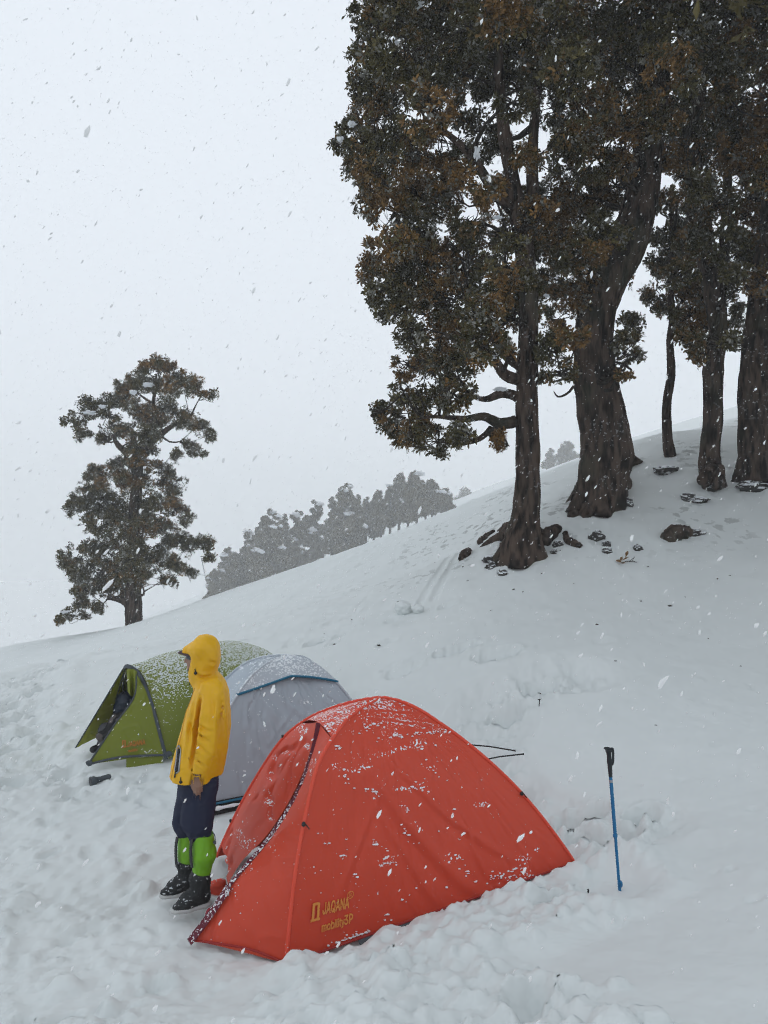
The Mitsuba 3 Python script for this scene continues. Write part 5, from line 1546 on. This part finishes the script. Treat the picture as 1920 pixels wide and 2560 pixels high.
dead_wood('log', 'thick dark root stump end showing just right of the leftmost oak foot', 'root', [(1170, 1180), (1188, 1160), (1208, 1144)], [.11, .13, .06], 1)
dead_wood('exposed_root', 'curved dark root hooking through the snow between the two oak feet', 'root', [(1222, 1153), (1226, 1170), (1238, 1178), (1256, 1184)], [.04, .06, .07, .04], 2)
dead_wood('fallen_log', 'longest dark log lying half buried on the bank below the forked oak', 'log', [(1436, 1168), (1460, 1160), (1490, 1155)], [.08, .15, .09], 3)
dead_wood('exposed_root_001', 'slanting dark root left of the leftmost oak foot', 'root', [(1038, 1175), (1052, 1160), (1066, 1150)], [.05, .06, .04], 4)
dead_wood('exposed_root_002', 'short dark root lying lowest left of the leftmost oak foot', 'root', [(995, 1212), (1004, 1204), (1013, 1192)], [.05, .09, .05], 5)
dead_wood('exposed_root_003', 'dark root stub just below the leftmost oak foot', 'root', [(1068, 1212), (1080, 1206), (1095, 1200)], [.05, .09, .06], 6)
rk = [(1500, 1152, .14, .07, 'rock beside the right end of the longest log'), (1289, 1163, .11, .10, 'dark round rock midway along the bank below the thick oak'), (1348, 1090, .17, .12, 'dark ragged rock right of the thick oak foot'),
      (1440, 1018, .24, .12, 'flat dark rock below the slender oak'), (1487, 1077, .16, .10, 'left rock of a pair below the forked oak'), (1508, 1081, .2, .07, 'right rock of a pair below the forked oak'), (1541, 1055, .14, .08, 'rock at the very foot of the forked oak'),
      (1628, 1053, .3, .13, 'broad dark rock under the oak at the right edge'), (1310, 1178, .07, .06, 'small dark rock below the round rock on the bank'), (1312, 1192, .07, .05, 'lowest small rock in the row below the thick oak'),
      (1378, 1187, .06, .06, 'small round stone alone in the smooth snow of the bank'), (1056, 1212, .1, .07, 'dark rock among roots left below the leftmost oak'), (1063, 1225, .09, .06, 'lower dark rock among roots left below the leftmost oak'),
      (1088, 1240, .09, .06, 'lowest dark rock below the leftmost oak foot'), (1205, 1178, .07, .06, 'small rock between the thick root end and the hooked root'), (1198, 1195, .05, .04, 'tiny rock under the thick root end')]
for i, (u, v, w, h, lab) in enumerate(rk):
    k = 'rock' + ('' if i == 0 else f'_{i:03d}')
    c = on_ground(u * K, v * K, 15)
    w, h = (w * 1.15, h * 1.2) if w < .15 else (w, h)
    thing(k, lab, 'rock')
    put('rock', lump(c + [0, 0, -h * .05], [w, w * .8, h], 60 + i, .6, 1.6, 3), 'rock', True)
# two snowballs that rolled down, with their tracks
for i, (u, v, r, lab) in enumerate(((872, 1322, .13, 'larger of two snowballs that rolled down the slope'), (902, 1320, .09, 'smaller of two snowballs at the end of the rolled tracks'))):
    k = 'snowball' + ('' if i == 0 else '_001')
    c = on_ground(u * K, (v + 4) * K, 13)
    thing(k, lab, 'snowball')
    put('snowball', lump(c + [0, 0, r * .6], [r, r * .9, r * .85], 90 + i, .35, 1.6, 3), 'snow', True)
# a twig with dead leaves, and scraps of leaf and bark on the slope
thing('leafy_twig', 'fallen twig with orange brown leaves on the snow below the bank', 'twig')
c = on_ground(1345 * K, 1220 * K, 13)
put('leafy_twig__stem', cat([tube(spline([c + [-.02, 0, .02], c + [.10, -.02, .05], c + [.22, 0, .03]], 8), .006, 5), tube(spline([c + [.10, -.02, .05], c + [.16, -.04, .10]], 4), .004, 5), tube(spline([c + [.14, 0, .04], c + [.2, .03, .12]], 4), .004, 5)]), 'twig', True)
rr_ = np.random.default_rng(9)
for i in range(7):
    v, f, _ = leaves((c + rr_.normal(0, .03, 3) + [-.02, 0, .05])[None], np.array([[0, -.5, .86]]), rr_, 1, .12, .06, np.array([[.2, .1, .03]]))
    put('leafy_twig__leaf', (v, f), 'dead_leaf', False)
sc = [(722, 1393), (818, 1397), (1447, 1310), (1165, 1501), (1577, 1245), (1550, 1253), (1417, 1568), (1290, 1350), (1010, 1255), (1210, 1190), (1110, 1275), (1130, 1280), (1000, 1225), (1170, 1240), (1360, 1215), (1400, 1225), (1240, 1262), (1385, 1300),
      (1530, 1380), (1480, 1290), (940, 1215), (860, 1300), (760, 1340), (700, 1370), (1060, 1320), (1330, 1430), (1600, 1440)]
for i, (u, v) in enumerate(sc):
    k = 'leaf_scrap' + ('' if i == 0 else f'_{i:03d}')
    c = on_ground(u * K, v * K, 12)
    s = rr_.uniform(.010, .022) * (1.3 if i < 3 else .9)
    thing(k, 'small dark scrap of leaf or bark lying on the open snow slope', 'leaf scrap', 'dark scraps scattered on the snow slope')
    put('leaf_scrap', lump(c + [0, 0, s * .2], [s, s * .6, s * .45], 200 + i, .9, 2.0, 1), 'twig', False)

# ------------------------------------------------------------------ falling snow
rs_ = np.random.default_rng(2024)
NF = 92000
c = rs_.uniform([-11, -2, -1.5], [12, 20, 13], (NF, 3))
away = np.linalg.norm(c - np.array([0, 0, EYE]), axis=1)
c = c[(away > 1.5) & (c[:, 2] > GZ(c[:, :2]) + .05)]
close = (np.abs(c[:, 0]) < 5) & (c[:, 1] < 6.5)
base_dir = np.array([.52, .1, .85])
ico = trimesh.creation.icosahedron()
IV, IF = np.array(ico.vertices), np.array(ico.faces)
BV, BF = np.array([[0, 0, 1], [0, 0, -1], [1, 0, 0], [-.5, .87, 0], [-.5, -.87, 0]], float), np.array([[0, 2, 3], [0, 3, 4], [0, 4, 2], [1, 3, 2], [1, 4, 3], [1, 2, 4]])
parts_, n0 = [], 0
for sel, SV, SF in ((close, IV, IF), (~close, BV, BF)):
    p = c[sel]
    n = len(p)
    w = base_dir + rs_.normal(0, .22, (n, 3))
    w /= np.linalg.norm(w, axis=1, keepdims=True)
    a = np.cross(w, rs_.normal(size=(n, 3)))
    a /= np.linalg.norm(a, axis=1, keepdims=True)
    b = np.cross(w, a)
    s = rs_.lognormal(math.log(.0030), .40, n).clip(.0014, .0064)[:, None, None]
    l = rs_.uniform(1.6, 3.6, (n, 1, 1))
    q3 = SV[None] * (1 + rs_.normal(0, .22, (n, len(SV), 1)))
    v = p[:, None] + s * (q3[..., :1] * a[:, None] + q3[..., 1:2] * b[:, None] + q3[..., 2:] * w[:, None] * l)
    parts_.append((v.reshape(-1, 3), (SF[None] + np.arange(n)[:, None, None] * len(SV)).reshape(-1, 3)))
v, f = cat(parts_)
put('falling_snow', (v, f), 'flake', False)
labels['falling_snow'] = {'label': 'snowflakes falling through the air', 'category': 'snow', 'kind': 'stuff'}
